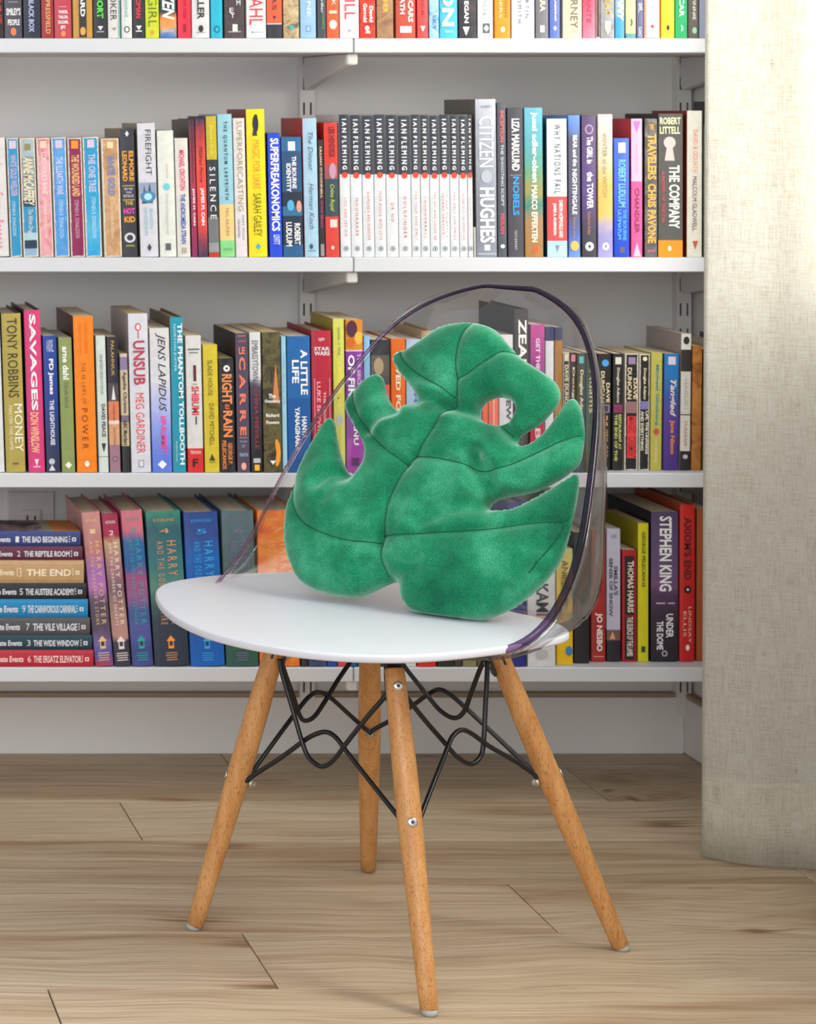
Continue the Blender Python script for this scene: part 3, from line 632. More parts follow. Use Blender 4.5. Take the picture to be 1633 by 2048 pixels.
S2(1052,1089,216,'teal to copper paperback with lowercase white author name',['g',(0,'68b4c8'),(.25,'58a8b0'),(.45,'6a9c78'),(.55,'9a9458'),(.66,'3c8878'),(.75,'a88058'),(1,'a87838')],[('jussi adler-olsen',.03,.5,.3,.72,'f4f2ec','b'),('MARCO EFFEKTEN',.52,.9,.35,.68,'ece6d4','b')],[('o',.95,.55,12,16,'e05838')])
S2(1096,1137,238,'pale grey paperback with red middle band',['b',(0,'d6dcdc'),(.565,'e04c4c'),(.885,'b4d0da')],[('WHY NATIONS FAIL',.04,.54,.35,.68,'2a3a40','w'),('DARON ACEMOGLU AND',.59,.86,.58,.78,'f6e8e8','b'),('JAMES A. ROBINSON',.61,.84,.25,.45,'f6e8e8','b')],[('v',.94,.5,8,14,'7088a0')],side='0c3c50')
S2(1139,1163,231,'grey violet paperback with blue ends and orange disc',['g',(0,'6890dc'),(.1,'6080c0'),(.16,'5c5870'),(.7,'585468'),(.86,'5068b8'),(1,'6890d8')],[('BEAR and the',.14,.36,.35,.75,'dcdce4','b'),('NIGHTINGALE',.38,.70,.3,.72,'dcdce4','b'),('Katherine Arden',.72,.87,.35,.62,'b88c60')],[('o',.92,.5,17,20,'e8b050')])
S2(1166,1195,231,'dark purple paperback with white ornate title',['g',(0,'5c4870'),(.25,'604878'),(.6,'5c4480'),(.8,'443c4c'),(1,'3c3840')],[('The GIRL in',.15,.34,.32,.75,'e8e4ec','b'),('the TOWER',.40,.66,.32,.78,'e8e4ec','b'),('Katherine Arden',.68,.84,.35,.62,'b07c68')],[('o',.10,.5,17,20,'a890b0'),('o',.10,.5,12,15,'604878'),('o',.925,.5,17,18,'e4e4e4'),('d',.925,.5,7,9,'48444c')])
S2(1198,1228,229,'cream yellow paperback with grey outlined title',['g',(0,'e4d0cc'),(.3,'d8c8a8'),(.5,'d8b860'),(.7,'e0b860'),(.78,'b0a4c0'),(.86,'9890c4'),(1,'a49cdc')],[('WINTER of the WITCH',.13,.58,.3,.6,'948a70')],[('o',.925,.5,14,15,'ecebf2'),('d',.925,.5,5,7,'5858a0')])
S2(1230,1261,277,'cobalt paperback with aqua stacked titles',['g',(0,'4c6cdc'),(.5,'3c60d4'),(.7,'1c48d0'),(1,'1440c8')],[('ROBERT LUDLUM',.18,.58,.25,.75,'70bcc8','b'),('THE BOURNE',.60,.86,.55,.8,'50a8ec','b'),('ULTIMATUM',.60,.85,.2,.45,'50a8ec','b')],[('r',.08,.5,14,20,'ece8e8'),('r',.94,.5,10,12,'585868')])
S2(1264,1287,238,'hot pink paperback with lilac upper half',['b',(0,'d8b4d4'),(.455,'f05898')],[('Raymond Chandler',.18,.40,.4,.6,'c090b8'),('CHANDLER',.5,.83,.3,.72,'802c58','b')],[('v',.06,.5,14,24,'f868b0'),('t',.95,.5,15,30,'d8b4d4')],side='b01c3c')
S2(1291,1317,238,'grey brown paperback with amber capitals',['n',60,'504c48','66605c','908c88'],[('THE',.04,.08,.35,.7,'f0a838','hb'),('TRAVELERS',.11,.44,.2,.9,'f0ac48','b'),('CHRIS PAVONE',.47,.90,.2,.88,'f0ac48','b')],[('r',.955,.5,16,4,'b85878')],side='2c2a28')
S2(1318,1368,228,'wide charcoal paperback with keyhole and orange foot',['b',(0,'54524f'),(.885,'f89410')],[('ROBERT',.025,.075,.04,.9,'dcdcb0','hb'),('LITTELL',.09,.14,.04,.88,'dcdcb0','hb'),('THE COMPANY',.36,.80,.42,.86,'ecece0','b'),('A NOVEL OF THE CIA',.40,.76,.12,.25,'c83c40','b')],[('k',.24,.45,24,50,'c8b8b4'),('o',.94,.45,7,10,'f8ecd8')],side='1e1c1a')
S2(1375,1406,222,'ivory paperback with orange and black name','d8d4c8',[('DAVID & GOLIATH',.13,.42,.4,.7,'e88468'),('MALCOLM GLADWELL',.45,.82,.35,.65,'403c3c')],[('v',.92,.55,11,18,'b84c28')],side='8c2c14')
S2(1408,1438,250,'dark green paperback with plain spine','305040')
S2(1439,1468,262,'beige paperback with plain spine','c0b090')
S2(1470,1512,203,'tall dark plum hardcover with plain spine','342a38',hard=True)

# ---- third shelf
def S3(*a,**k): B(2,*a,**k)
S3(-24,11,624,'white hardcover with plain spine','dcdcde',hard=True)
S3(13,53,628,'olive gold hardcover with black name','b2a04c',[('TONY ROBBINS',.03,.53,.25,.78,'1e1c14'),('MONEY',.57,.87,.5,.92,'eae6d8'),('MASTER THE GAME',.58,.86,.22,.4,'e0d8b8')],[('r',.945,.5,12,4,'6a6030')],hard=True,side='3a302a')
S3(58,92,621,'magenta pink hardcover with tall white title','d63c7a',[('SAVAGES',.025,.62,.3,.68,'fbf2f4','b'),('DON WINSLOW',.63,.88,.18,.7,'eab088','b')],[('v',.94,.5,9,14,'f0d0dc'),('r',.965,.5,14,3,'f0a8c4')],hard=True,side='20181a')
S3(94,122,672,'navy blue paperback with white author name',['g',(0,'2444a0'),(.5,'1c3c90'),(.75,'243468'),(1,'303048')],[('PD James',.17,.43,.3,.72,'eceef2','b'),('THE LIGHTHOUSE',.47,.80,.35,.68,'d8dce6','b'),('A NOVEL',.03,.12,.25,.75,'d0d4e0','h')],[('o',.92,.4,12,12,'b8bcc8'),('t',.965,.4,13,12,'c8ccd8')])
S3(125,152,676,'moss green paperback with white and dark names','8c9a5a',[('arne dahl',.065,.31,.25,.72,'f0f2e6','b'),('Ondt blod',.33,.52,.35,.65,'4c5438')],[('d',.945,.5,14,14,'e8ecdc')])
S3(155,196,633,'bright orange paperback with dark red title','fc8408',[('THE 48 LAWS OF',.30,.56,.35,.55,'8c2c10','w'),('POWER',.59,.85,.3,.6,'7c2410','w'),('ROBERT GREENE',.04,.24,.55,.7,'d86808'),('A JOOST ELFFERS BOOK',.04,.24,.25,.38,'d86808')],[('o',.945,.5,9,12,'fdf4e8')],side='5c2428',D=.17)
S3(199,219,672,'mint white paperback with thin grey title',['b',(0,'d2dcd4'),(.885,'2a2a2e'),(.89,'d4dcd8')],[('NINETEEN SEVENTY FOUR',.14,.43,.35,.65,'606468'),('DAVID PEACE',.5,.74,.4,.8,'26282e','b')],[('v',.82,.55,9,18,'24262c')])
S3(221,243,674,'black paperback with orange and mauve lower half',['b',(0,'2a2834'),(.345,'4c4450'),(.48,'dc8058'),(.62,'ecd8cc'),(.645,'d8a07c'),(.80,'a07888')],[('PALAHNIUK',.03,.29,.35,.65,'c8a858'),('STRANGER THAN',.5,.62,.4,.6,'6c3828'),('FICTION',.67,.8,.4,.6,'5a3a30')],[('t',.41,.5,8,30,'d8d4d8'),('o',.9,.5,10,11,'604858'),('o',.9,.5,7,8,'a07888')])
S3(246,262,708,'short cream paperback with lilac patch',['b',(0,'d8c4a4'),(.03,'8c7ca0'),(.14,'d0bc98'),(.52,'7c6c80'),(.58,'c8b890'),(.78,'282c30')],[('Agatha Christie',.15,.5,.2,.8,'40384c','b'),('ABC Murders',.56,.77,.2,.8,'3c3438','b')])
S3(264,304,628,'white paperback with red and blue title','d8d8e2',[('UNSUB',.17,.45,.2,.82,'b03850','b'),('MEG GARDINER',.50,.88,.28,.72,'d83c40')],[('o',.085,.5,12,16,'c82c34'),('o',.085,.5,8,11,'d8d8e2'),('r',.135,.5,2,14,'c82c34'),('r',.945,.5,10,14,'7c7c84'),('r',.945,.5,7,11,'d8d8e2')],side='b8a8a4',D=.15)
S3(306,346,657,'white paperback fading to blue with slanted black name',['g',(0,'dcd8d8'),(.35,'dcdae2'),(.52,'bcc0ec'),(.7,'8ca0ec'),(.85,'6c84e4'),(1,'5c7ce0')],[('JENS LAPIDUS',.035,.58,.28,.78,'18181c','i'),('VIP-RUMMET',.61,.87,.45,.75,'e83c90','bi')],[('d',.945,.5,18,18,'e8f0f4')],D=.14)
S3(347,374,635,'teal hardcover with large white serif title','1c98b2',[('THE PHANTOM TOLLBOOTH',.04,.95,.55,.92,'e8f2f4','b'),('NORTON JUSTER',.045,.35,.2,.42,'c0e4ea'),('Random House',.80,.93,.25,.38,'c0e0e8')],hard=True,side='6c5c48',D=.16)
S3(377,409,672,'white paperback with sword and red foot',['b',(0,'dcdad8'),(.825,'dc2c2c')],[('SHIBUMI',.37,.58,.3,.8,'c8303c','b'),('TREVANIAN',.84,.865,.15,.85,'f0d8d4','h'),('F',.9,.96,.3,.65,'2c1818','hb')],[('r',.275,.55,6,32,'5a2428'),('r',.355,.55,10,2,'b89050'),('r',.62,.58,3,16,'3c444c'),('r',.10,.5,24,3,'60606c'),('r',.125,.5,18,2,'60606c')])
S3(411,441,690,'mustard yellow paperback with thin dark title','d8c234',[('SLADE HOUSE',.12,.40,.3,.62,'5a5020'),('DAVID MITCHELL',.46,.79,.35,.68,'5a5020')],[('t',.88,.5,12,14,'484018'),('r',.92,.5,12,2,'8c8028')],side='b8962c')
S3(443,473,717,'black paperback with bold orange title',['n',90,'1c1c22','26262c','38383c'],[('RIGHT',.14,.40,.15,.85,'ec8c50','b'),('as',.40,.45,.35,.65,'ec8c50','i'),('RAIN',.46,.69,.2,.85,'ec8c50','b'),('PELECANOS',.72,.97,.1,.38,'e08448','b'),('GEORGE P.',.74,.93,.5,.8,'e08448','b')],[('o',.09,.5,13,13,'e8e4dc'),('o',.09,.5,5,5,'26262c')],side='8c6c40')
S3(476,502,667,'aubergine paperback with coral stacked letters','54485e',[('JOHN',.05,.07,.2,.8,'e07060','h'),('LE',.10,.15,.25,.75,'f07c60','hb'),('CARRE',.17,.735,.25,.75,'f07c60','bw'),('OUR KIND',.77,.785,.2,.8,'90b0c4','h'),('OF',.80,.82,.35,.65,'90b0c4','h'),('TRAITOR',.86,.885,.15,.85,'90b0c4','hb')],[('o',.955,.5,10,15,'eca898'),('r',.02,.5,15,1.4,'c88890'),('r',.75,.5,15,1.4,'c88890')],side='2c2224',D=.15)
S3(504,527,665,'white paperback turning black with red author name',['g',(0,'dcdcdc'),(.30,'dcdcde'),(.36,'706c78'),(.40,'484454'),(.55,'343040'),(1,'1c1c22')],[('EMBASSYTOWN',.06,.345,.2,.75,'303038'),('CHINA MIEVILLE',.40,.83,.35,.7,'a83848')],[('r',.915,.5,14,9,'b8b8bc'),('r',.965,.5,10,12,'e8b030')],D=.15)
S3(529,566,665,'forest-patterned paperback with orange leaf',['n',45,'2c2a24','4c4630','6c6238','3c3a34'],[('The',.44,.47,.3,.7,'f0eee8','hb'),('Overstory',.48,.51,.08,.95,'f0eee8','hb'),('Richard',.58,.605,.15,.88,'f0eee8','hb'),('Powers',.63,.655,.15,.88,'f0eee8','hb')],[('t',.36,.72,14,80,'c88048'),('l',.86,.7,18,56,'e8982c'),('v',.93,.5,12,8,'f0f0ea')],D=.15)
S3(567,577,673,'thin light blue paperback with tiny title','9ccce0',[('the story of',.15,.5,.35,.65,'5888a0')],[('o',.955,.5,4,4,'202838')])
S3(578,625,673,'broad blue paperback with white serif title',['b',(0,'1e66ac'),(.46,'1858a0')],[('A LITTLE',.10,.43,.58,.88,'f0f2f4','b'),('LIFE',.175,.345,.2,.5,'f0f2f4','b'),('HANYA',.59,.75,.6,.82,'f0f2f4','b'),('YANAGIHARA',.52,.84,.3,.52,'f0f2f4','b')],[('r',.97,.8,3,3,'f0f2f4')],D=.15)
S3(627,668,662,'cherry red hardcover with silver logo and arch','b6223c',[('STAR',.115,.14,.12,.9,'dcd4d8','hb'),('WARS',.145,.175,.12,.9,'dcd4d8','hb'),('LJO',.05,.075,.35,.65,'ecd0d4','hb'),('THE LEGENDS OF',.43,.80,.55,.68,'e89ca8','b'),('LUKE SKYWALKER',.36,.88,.22,.42,'e89ca8','b')],[('r',.6,.12,2,150,'d87888'),('r',.6,.88,2,150,'d87888')],side='98182c',hard=True)
S3(670,693,638,'pale yellow paperback with faint title','d4d460',[('DANIEL H. PINK',.06,.24,.4,.62,'687038'),('A WHOLE NEW MIND',.28,.58,.3,.7,'ecd850','b'),('Why right brainers',.7,.95,.3,.6,'a8a848')],[('o',.66,.5,14,22,'b0b0a8')],side='9c8c10')
S3(695,730,640,'purple paperback with fiery picture at the head',['b',(0,'d88828'),(.2,'e4c8e4'),(.21,'8838a0'),(.78,'ac44b0')],[('OF FIRE',.23,.55,.1,.5,'f6f0f8','b'),('THE SECRET',.22,.5,.65,.85,'d8b8e0','b'),('HERNU',.58,.82,.4,.7,'f4ecf6','b')],[('o',.06,.35,22,34,'4c2038'),('o',.12,.75,16,26,'f0b040'),('o',.15,.3,14,20,'c86018'),('r',.93,.5,15,16,'602c68')],D=.14)
S3(731,744,672,'narrow powder blue paperback with blank spine','8cbce4')
S3(745,783,680,'photographic dark paperback with coral lower half',['b',(0,'282c38'),(.12,'605a54'),(.28,'485058'),(.34,'e45850')],[('THIS IS',.42,.7,.5,.75,'f0d8d0','b')],[('o',.2,.4,20,34,'b09878')])
S3(785,814,678,'deep orange paperback with white title','f47018',[('SAVED FOR REAL',.1,.85,.3,.65,'f8e8d8','b')])
S3(815,845,679,'light steel blue paperback with blue title','b4c8e8',[('PHOTOS',.35,.75,.5,.8,'5078c0','b')])
S3(846,872,662,'brown-topped hardcover with tan spine','b89c78',hard=True)
S3(873,896,690,'forest green paperback with plain spine','2c5c3c')
S3(897,922,684,'wine red paperback with plain spine','98283c')
S3(923,950,692,'lilac paperback with plain spine','a8a0d0')
S3(951,965,690,'small light blue paperback with plain spine','98bce0')
S3(966,978,688,'narrow orange paperback with plain spine','f45a24')
S3(979,999,688,'vermilion paperback with pale stripe','f0684c',[],[('r',.5,.5,3,200,'f8a890')])
S3(1000,1028,670,'bright white paperback with dark letter','e0dee0',[('NEW',.4,.62,.5,.85,'484850','b')])
S3(1030,1059,619,'tall dark brown hardcover with white title','3a2e2c',[('ZEALOT',.06,.55,.25,.85,'ecebe6','b')],[('r',.9,.5,12,16,'d8a040')],side='231e20',hard=True,D=.165)
S3(1062,1091,650,'magenta purple paperback with pink title',['g',(0,'c03890'),(.3,'a02888'),(.5,'7c3894'),(.7,'c83050'),(1,'d03848')],[('GET THE PEOPLE',.09,.5,.35,.65,'f0c8e0','b'),('BIG',.7,.9,.3,.7,'f0c0c8','b')])
S3(1092,1109,654,'white paperback with navy head',['b',(0,'2c3460'),(.1,'dcdce0')])
S3(1110,1126,655,'caramel paperback with navy head',['b',(0,'2c3458'),(.09,'a87434')])
S3(1127,1140,706,'narrow black paperback with cream name','1e2020',[('DAVE DUNCAN',.1,.5,.2,.8,'dcd0a8','b')],[('r',.04,.5,8,14,'d8c8a8')])
S3(1141,1153,706,'narrow dark paperback with pink logo','2a2426',[('Douglas',.12,.5,.25,.75,'d8ccb0','b')],[('r',.045,.5,8,14,'c87890')])
S3(1154,1172,707,'dark green paperback with aqua logo','1c3c34',[('Douglas Adams',.14,.55,.25,.75,'dcd4a8','b')],[('r',.055,.5,9,14,'58b0b8')])
S3(1173,1195,707,'bottle green paperback with pale logo','2c4c40',[('Adams',.14,.5,.25,.75,'d8d0a8')])
S3(1196,1223,708,'black paperback with sky blue logo and orange title','201e20',[('DAVE',.25,.42,.62,.9,'dcc8a0','b'),('DUNCAN',.15,.42,.2,.5,'dcc8a0','b'),('THE',.53,.62,.3,.75,'dca058','b'),('LIVING',.65,.75,.3,.78,'dca058','b'),('GOD',.78,.9,.3,.78,'dca058','b')],[('o',.08,.55,14,14,'4098d8'),('r',.47,.5,21,17,'80708c'),('r',.47,.5,14,11,'38304c')],Y=3.545)
S3(1226,1247,708,'black paperback with yellow green title','242022',[('Douglas Adams',.12,.42,.3,.65,'c8c4b8','b'),('RESTAURANT AT',.52,.82,.55,.85,'c4c470','b'),('THE END OF THE',.52,.92,.15,.45,'c4c470','b')],[('r',.06,.5,12,14,'d0ccc0'),('r',.47,.5,17,17,'7c3058')],Y=3.545)
S3(1250,1277,708,'black paperback with red title blocks','1e1c1e',[('DAVE',.21,.39,.62,.9,'dcc8a0','b'),('DUNCAN',.12,.39,.15,.5,'dcc8a0','b'),('MAGIC',.54,.68,.25,.8,'a82028','b'),('CASEMENT',.71,.9,.25,.8,'a82028','b')],[('r',.06,.5,14,14,'8c7898'),('r',.46,.5,22,23,'8c6868'),('r',.715,.5,17,84,'d83c40')],Y=3.545)
S3(1279,1300,709,'black paperback with cream title and lilac picture','1e1c1e',[('Douglas Adams',.12,.39,.3,.65,'d8ccb4','b'),('LIFE, THE UNIVERSE',.49,.86,.55,.85,'dcd4c0','b'),('AND EVERYTHING',.49,.83,.12,.42,'dcd4c0','b')],[('o',.04,.5,9,9,'d8ccb0'),('r',.44,.5,16,16,'7870a8')],Y=3.545)
S3(1302,1325,706,'dull yellow paperback with teal title','bab254',[('Michael Ginsberg',.1,.62,.35,.7,'3c8488','b'),('a novel story',.72,.93,.3,.62,'e4dcb0')],[('o',.67,.5,12,13,'b85048')],Y=3.545)
S3(1328,1358,708,'blue to violet paperback with cream slanted title',['g',(0,'1878bc'),(.2,'1c70b8'),(.4,'3450a0'),(.55,'543c98'),(1,'482c80')],[('Tangled',.22,.54,.3,.8,'d8c8c0','bi'),('Jane Nixon',.57,.86,.35,.75,'d8843c','b')],[('r',.06,.5,15,16,'c8c0d4')],Y=3.545,side='58589a')
S3(1361,1382,668,'tall black and white paperback with label panels',['b',(0,'dcdad4'),(.12,'2c2a2a'),(.28,'d4d0c8'),(.59,'2c2a2a'),(.6,'d8d4cc'),(.86,'24222c')],[('HARUKI',.33,.55,.3,.7,'a8a4a0'),('MURAKAMI',.64,.82,.35,.65,'b8706c')],[('o',.05,.5,12,16,'28262a'),('o',.9,.5,10,9,'b8b4b4')],side='a89c94',Y=3.545)
S3(1384,1404,692,'amber brown paperback with burnt pattern',['n',35,'80481c','b07030','c08440'],[],[],Y=3.545)
S3(1406,1436,700,'olive paperback with plain spine','686030',Y=3.545)
S3(1437,1470,690,'cream paperback with plain spine','d0c8b0',Y=3.545)
S3(1471,1508,680,'navy paperback with plain spine','283058',Y=3.545)

# ---- lowest shelf, standing books
def S4(*a,**k): B(3,*a,**k)
HG=dict(hard=True,D=.16)
def potter(x0,x1,yt,desc,col,gold,t2,num,sl,lc=None):
    S4(x0,x1,yt,desc,col,[('HARRY POTTER',.19,.73,.55,.82,gold,'w'),(t2,.19,.73,.25,.44,gold,'w'),('ROWLING',.045,.065,.2,.8,gold,'h'),(num,.11,.14,.35,.65,gold,'h')],
       [('h',.845,.5,18,26,lc or gold),('r',.855,.5,7,9,'38304a'),('r',.915,.5,22,1.6,gold),('r',.93,.5,24,1.6,gold),('r',.945,.5,20,1.6,gold),('r',.96,.5,22,1.6,gold)],slope=sl,**HG)
potter(192,229,1025,'rose and violet marbled hardcover with gold lettering',['g',(0,'c8908c'),(.25,'c07c7c'),(.38,'a870b8'),(.5,'b878b8'),(.58,'605068'),(.75,'584c5c'),(.86,'7c68a8'),(.93,'5858a8'),(1,'b03848')],'e0b888',"AND THE SORCERER'S STONE",'1',.092)
potter(231,264,1028,'claret and gold marbled hardcover with white lettering',['g',(0,'a03058'),(.15,'a82c50'),(.19,'c8a080'),(.35,'a87880'),(.5,'806070'),(.65,'b08878'),(.8,'c09088'),(.84,'403c50'),(1,'383448')],'e8dcd0','AND THE CHAMBER OF SECRETS','2',.090)
potter(266,309,1022,'pink and blue swirled hardcover with jade lettering',['g',(0,'d07888'),(.12,'d07080'),(.2,'3868a0'),(.35,'2c60a0'),(.42,'a05080'),(.55,'9c5c90'),(.65,'445c98'),(.8,'5858a0'),(.9,'3c4c88'),(1,'484c90')],'20a0a0','AND THE PRISONER OF AZKABAN','3',.076)
potter(311,381,1025,'broad deep teal hardcover with copper lettering',['g',(0,'389078'),(.1,'30606c'),(.35,'38787c'),(.5,'58887c'),(.6,'3c5c5c'),(.72,'303c4c'),(1,'2c3448')],'d09068','AND THE GOBLET OF FIRE','4',.062,'f09848')
potter(383,452,1026,'broad royal blue hardcover with light blue lettering',['g',(0,'28488c'),(.15,'304c90'),(.3,'1464b4'),(.5,'1058b0'),(.7,'2c509c'),(.85,'0c5cb4'),(1,'0c64c0')],'38a0e0','AND THE ORDER OF THE PHOENIX','5',.050)
potter(454,519,1023,'grey green hardcover with lilac lettering',['g',(0,'587078'),(.3,'50646c'),(.5,'48685c'),(.8,'2c6048'),(1,'305c54')],'7c6894','AND THE HALF-BLOOD PRINCE','6',.034)
potter(521,602,1022,'burnt orange hardcover with marbled spine',['n',12,'c85818','e86c28','f09030','e88048'],'f0a860','AND THE DEATHLY HALLOWS','7',.018)
for (x0,x1,yt,d,c) in [(604,617,1090,'narrow charcoal paperback with plain spine','34343a'),(618,655,1060,'navy marbled hardcover with plain spine',['n',60,'283050','404c78','585c70']),(656,676,1082,'cobalt paperback with blank spine','2048a8'),(677,700,1090,'coral red paperback with plain spine','d84858'),(701,717,1080,'steel blue paperback with plain spine','205890'),(718,760,1060,'taupe paperback with plain spine','807468'),(761,778,1075,'dark green paperback with blank spine','28382c'),(779,804,1080,'sand paperback with plain spine','c0a880'),(805,834,1070,'chalk white paperback with plain spine','dcdcda'),(836,874,1060,'pillar box red paperback with black badge','dc2828'),(876,910,1075,'soot black paperback with plain spine','2a2a2a'),(911,926,1085,'graphite paperback with blank spine','403c3c'),(927,955,1070,'khaki paperback with plain spine','8c8860'),(956,986,1060,'brown paperback with blank spine','68503c'),(987,1016,1078,'cream paperback with blank spine','d8d0b8')]:
    S4(x0,x1,yt,d,c,[],[('r',.93,.5,12,14,'401414')] if 'badge' in d else [])
S4(1018,1055,1006,'dark blue paperback with plain spine','2a3484',hard=True)
S4(1057,1113,1085,'wide white paperback with bold black capitals',['n',20,'dcdcde','e2e2e4'],[('MURAKAMI',.02,.59,.3,.75,'18181c','b')],[('o',.9,.5,26,22,'b8b8bc'),('o',.66,.6,22,26,'d83c40')])
S4(1115,1148,1098,'yellow paperback with blue disc and brown drawing',['g',(0,'dcd08c'),(.3,'e8c840'),(.6,'f0c818'),(1,'f0c010')],[('ANIMAL',.1,.4,.3,.7,'5c4c28')],[('o',.88,.75,14,20,'3880b8'),('o',.3,.5,16,40,'a88c38')],Y=3.535)
S4(1150,1181,1065,'matt black paperback with plain spine','242228',Y=3.545)
S4(1184,1213,1060,'brick red paperback with white lowercase title','ac2c2c',[('redbreast',.04,.27,.3,.75,'f2ece8','b'),('JO NESBO',.63,.92,.25,.78,'f2ece8','b')],[('v',.48,.5,12,14,'381414'),('o',.47,.5,4,5,'e8d8d0'),('r',.96,.5,20,2,'e09088')],Y=3.555)
S4(1215,1243,1058,'lavender white paperback with black foot',['b',(0,'c4c0d4'),(.76,'a09cac'),(.765,'7c5c54'),(.84,'24222c')],[("SMILLA'S",.28,.5,.5,.8,'505060','b'),('SENSE OF SNOW',.22,.66,.15,.42,'505060','b'),('A NOVEL',.04,.07,.3,.7,'60606c','h')],[('t',.8,.4,12,16,'d89870')],Y=3.555)
S4(1246,1275,1100,'short red paperback with black title panel','b41c28',[('THOMAS HARRIS',.10,.56,.35,.8,'e8d4c8','b'),('THE SILENCE OF THE LAMBS',.60,.95,.3,.75,'e4d0c4','b')],[('r',.32,.5,19,118,'281c1c'),('r',.79,.5,19,86,'241818')],Y=3.555)
S4(1277,1299,1047,'yellow paperback with green author name','d8d010',[('GEORGE PELECANOS',.06,.46,.35,.7,'5c6410','b')],[('r',.91,.5,8,12,'2c4c30')],side='a89c18',Y=3.555)
S4(1303,1358,1024,'wide purple paperback with large white author name',['g',(0,'544468'),(.3,'64507c'),(.5,'745078'),(.56,'54385c'),(.7,'382c3c'),(1,'28202c')],[('STEPHEN KING',.03,.53,.3,.76,'f0eef2','b'),('UNDER',.68,.84,.55,.82,'e8e4ea','b'),('THE DOME',.73,.92,.2,.45,'e8e4ea','b')],[('o',.945,.5,12,12,'b0acb4'),('o',.945,.5,7,7,'28202c'),('r',.61,.35,18,3,'b8a8b8'),('r',.61,.75,14,3,'b8a8b8')],side='221e30',Y=3.555,D=.17)
S4(1361,1392,1010,'bright red hardcover with dark red title',['g',(0,'d82420'),(.4,'cc1c1c'),(1,'c81820')],[("AXIOM'S END",.08,.48,.25,.75,'5c1018','b'),('LINDSAY',.65,.88,.55,.75,'f0b8a8'),('ELLIS',.68,.84,.2,.42,'f0b8a8')],[('o',.54,.5,14,16,'281014'),('o',.54,.5,5,5,'e8e0d8'),('o',.91,.5,8,12,'f4d8d0')],hard=True,Y=3.555,side='b84428',D=.18)
S4(1394,1425,1018,'rust orange paperback with plain spine','a85428',Y=3.56)
S4(1427,1460,1040,'grey paperback with blank spine','808084',Y=3.56)
build_books()

# ---- flat stack on the lowest shelf
FL=[(1306,1337,187,'red','bc2038','THE ERSATZ ELEVATOR','6','lowest of the flat stack'),(1277,1304,184,'dark teal','183e4a','THE WIDE WINDOW','3','second up in the flat stack'),
(1243,1275,180,'grey','524f52','THE VILE VILLAGE','7','third up in the flat stack'),(1206,1240,176,'bright blue','0c84bc','THE CARNIVOROUS CARNIVAL','9','in the middle of the flat stack'),
(1175,1204,173,'black','22222a','THE AUSTERE ACADEMY','5','under the tan book of the flat stack'),(1129,1172,168,'tan','c09a6e','THE END','13','thickest of the flat stack'),
(1102,1127,165,'maroon','602440','THE REPTILE ROOM','2','second from the top of the flat stack'),(1072,1099,161,'navy blue','2e3e7c','THE BAD BEGINNING','1','topmost of the flat stack')]
def jacket_mat():
    m, nt, b = newmat('printed_jacket'); b.inputs['Roughness'].default_value = 0.5
    tc = N(nt, 'ShaderNodeTexCoord'); sp = N(nt, 'ShaderNodeSeparateXYZ'); L(nt, tc.outputs['Generated'], sp.inputs[0])
    no = N(nt, 'ShaderNodeTexNoise', Scale=28.0, Detail=3.0, Distortion=1.0); L(nt, tc.outputs['Object'], no.inputs['Vector'])
    ra = ramp(nt, [(0.35, lin('2c2226')), (0.5, lin('5c4a4c')), (0.58, lin('8c7470')), (0.65, lin('4c4070'))]); L(nt, no.outputs['Fac'], ra.inputs[0])
    rb = ramp(nt, [(0.0, lin('b87838')), (0.70, lin('8c8470')), (0.78, lin('b06c30'))], 'CONSTANT'); L(nt, sp.outputs['X'], rb.inputs[0])
    mk = ramp(nt, [(0.0, (0, 0, 0, 1)), (0.02, (0, 0, 0, 1)), (0.70, (1, 1, 1, 1))], 'CONSTANT'); L(nt, sp.outputs['X'], mk.inputs[0])
    mx = N(nt, 'ShaderNodeMix', data_type='RGBA'); L(nt, mk.outputs[0], mx.inputs[0]); L(nt, ra.outputs[0], mx.inputs[6]); L(nt, rb.outputs[0], mx.inputs[7])
    L(nt, mx.outputs[2], b.inputs['Base Color']); return m
M_JACKET = jacket_mat()
Yb = SF + 0.003; sc = Yb / FPX; z = STOP[3] + 0.0003
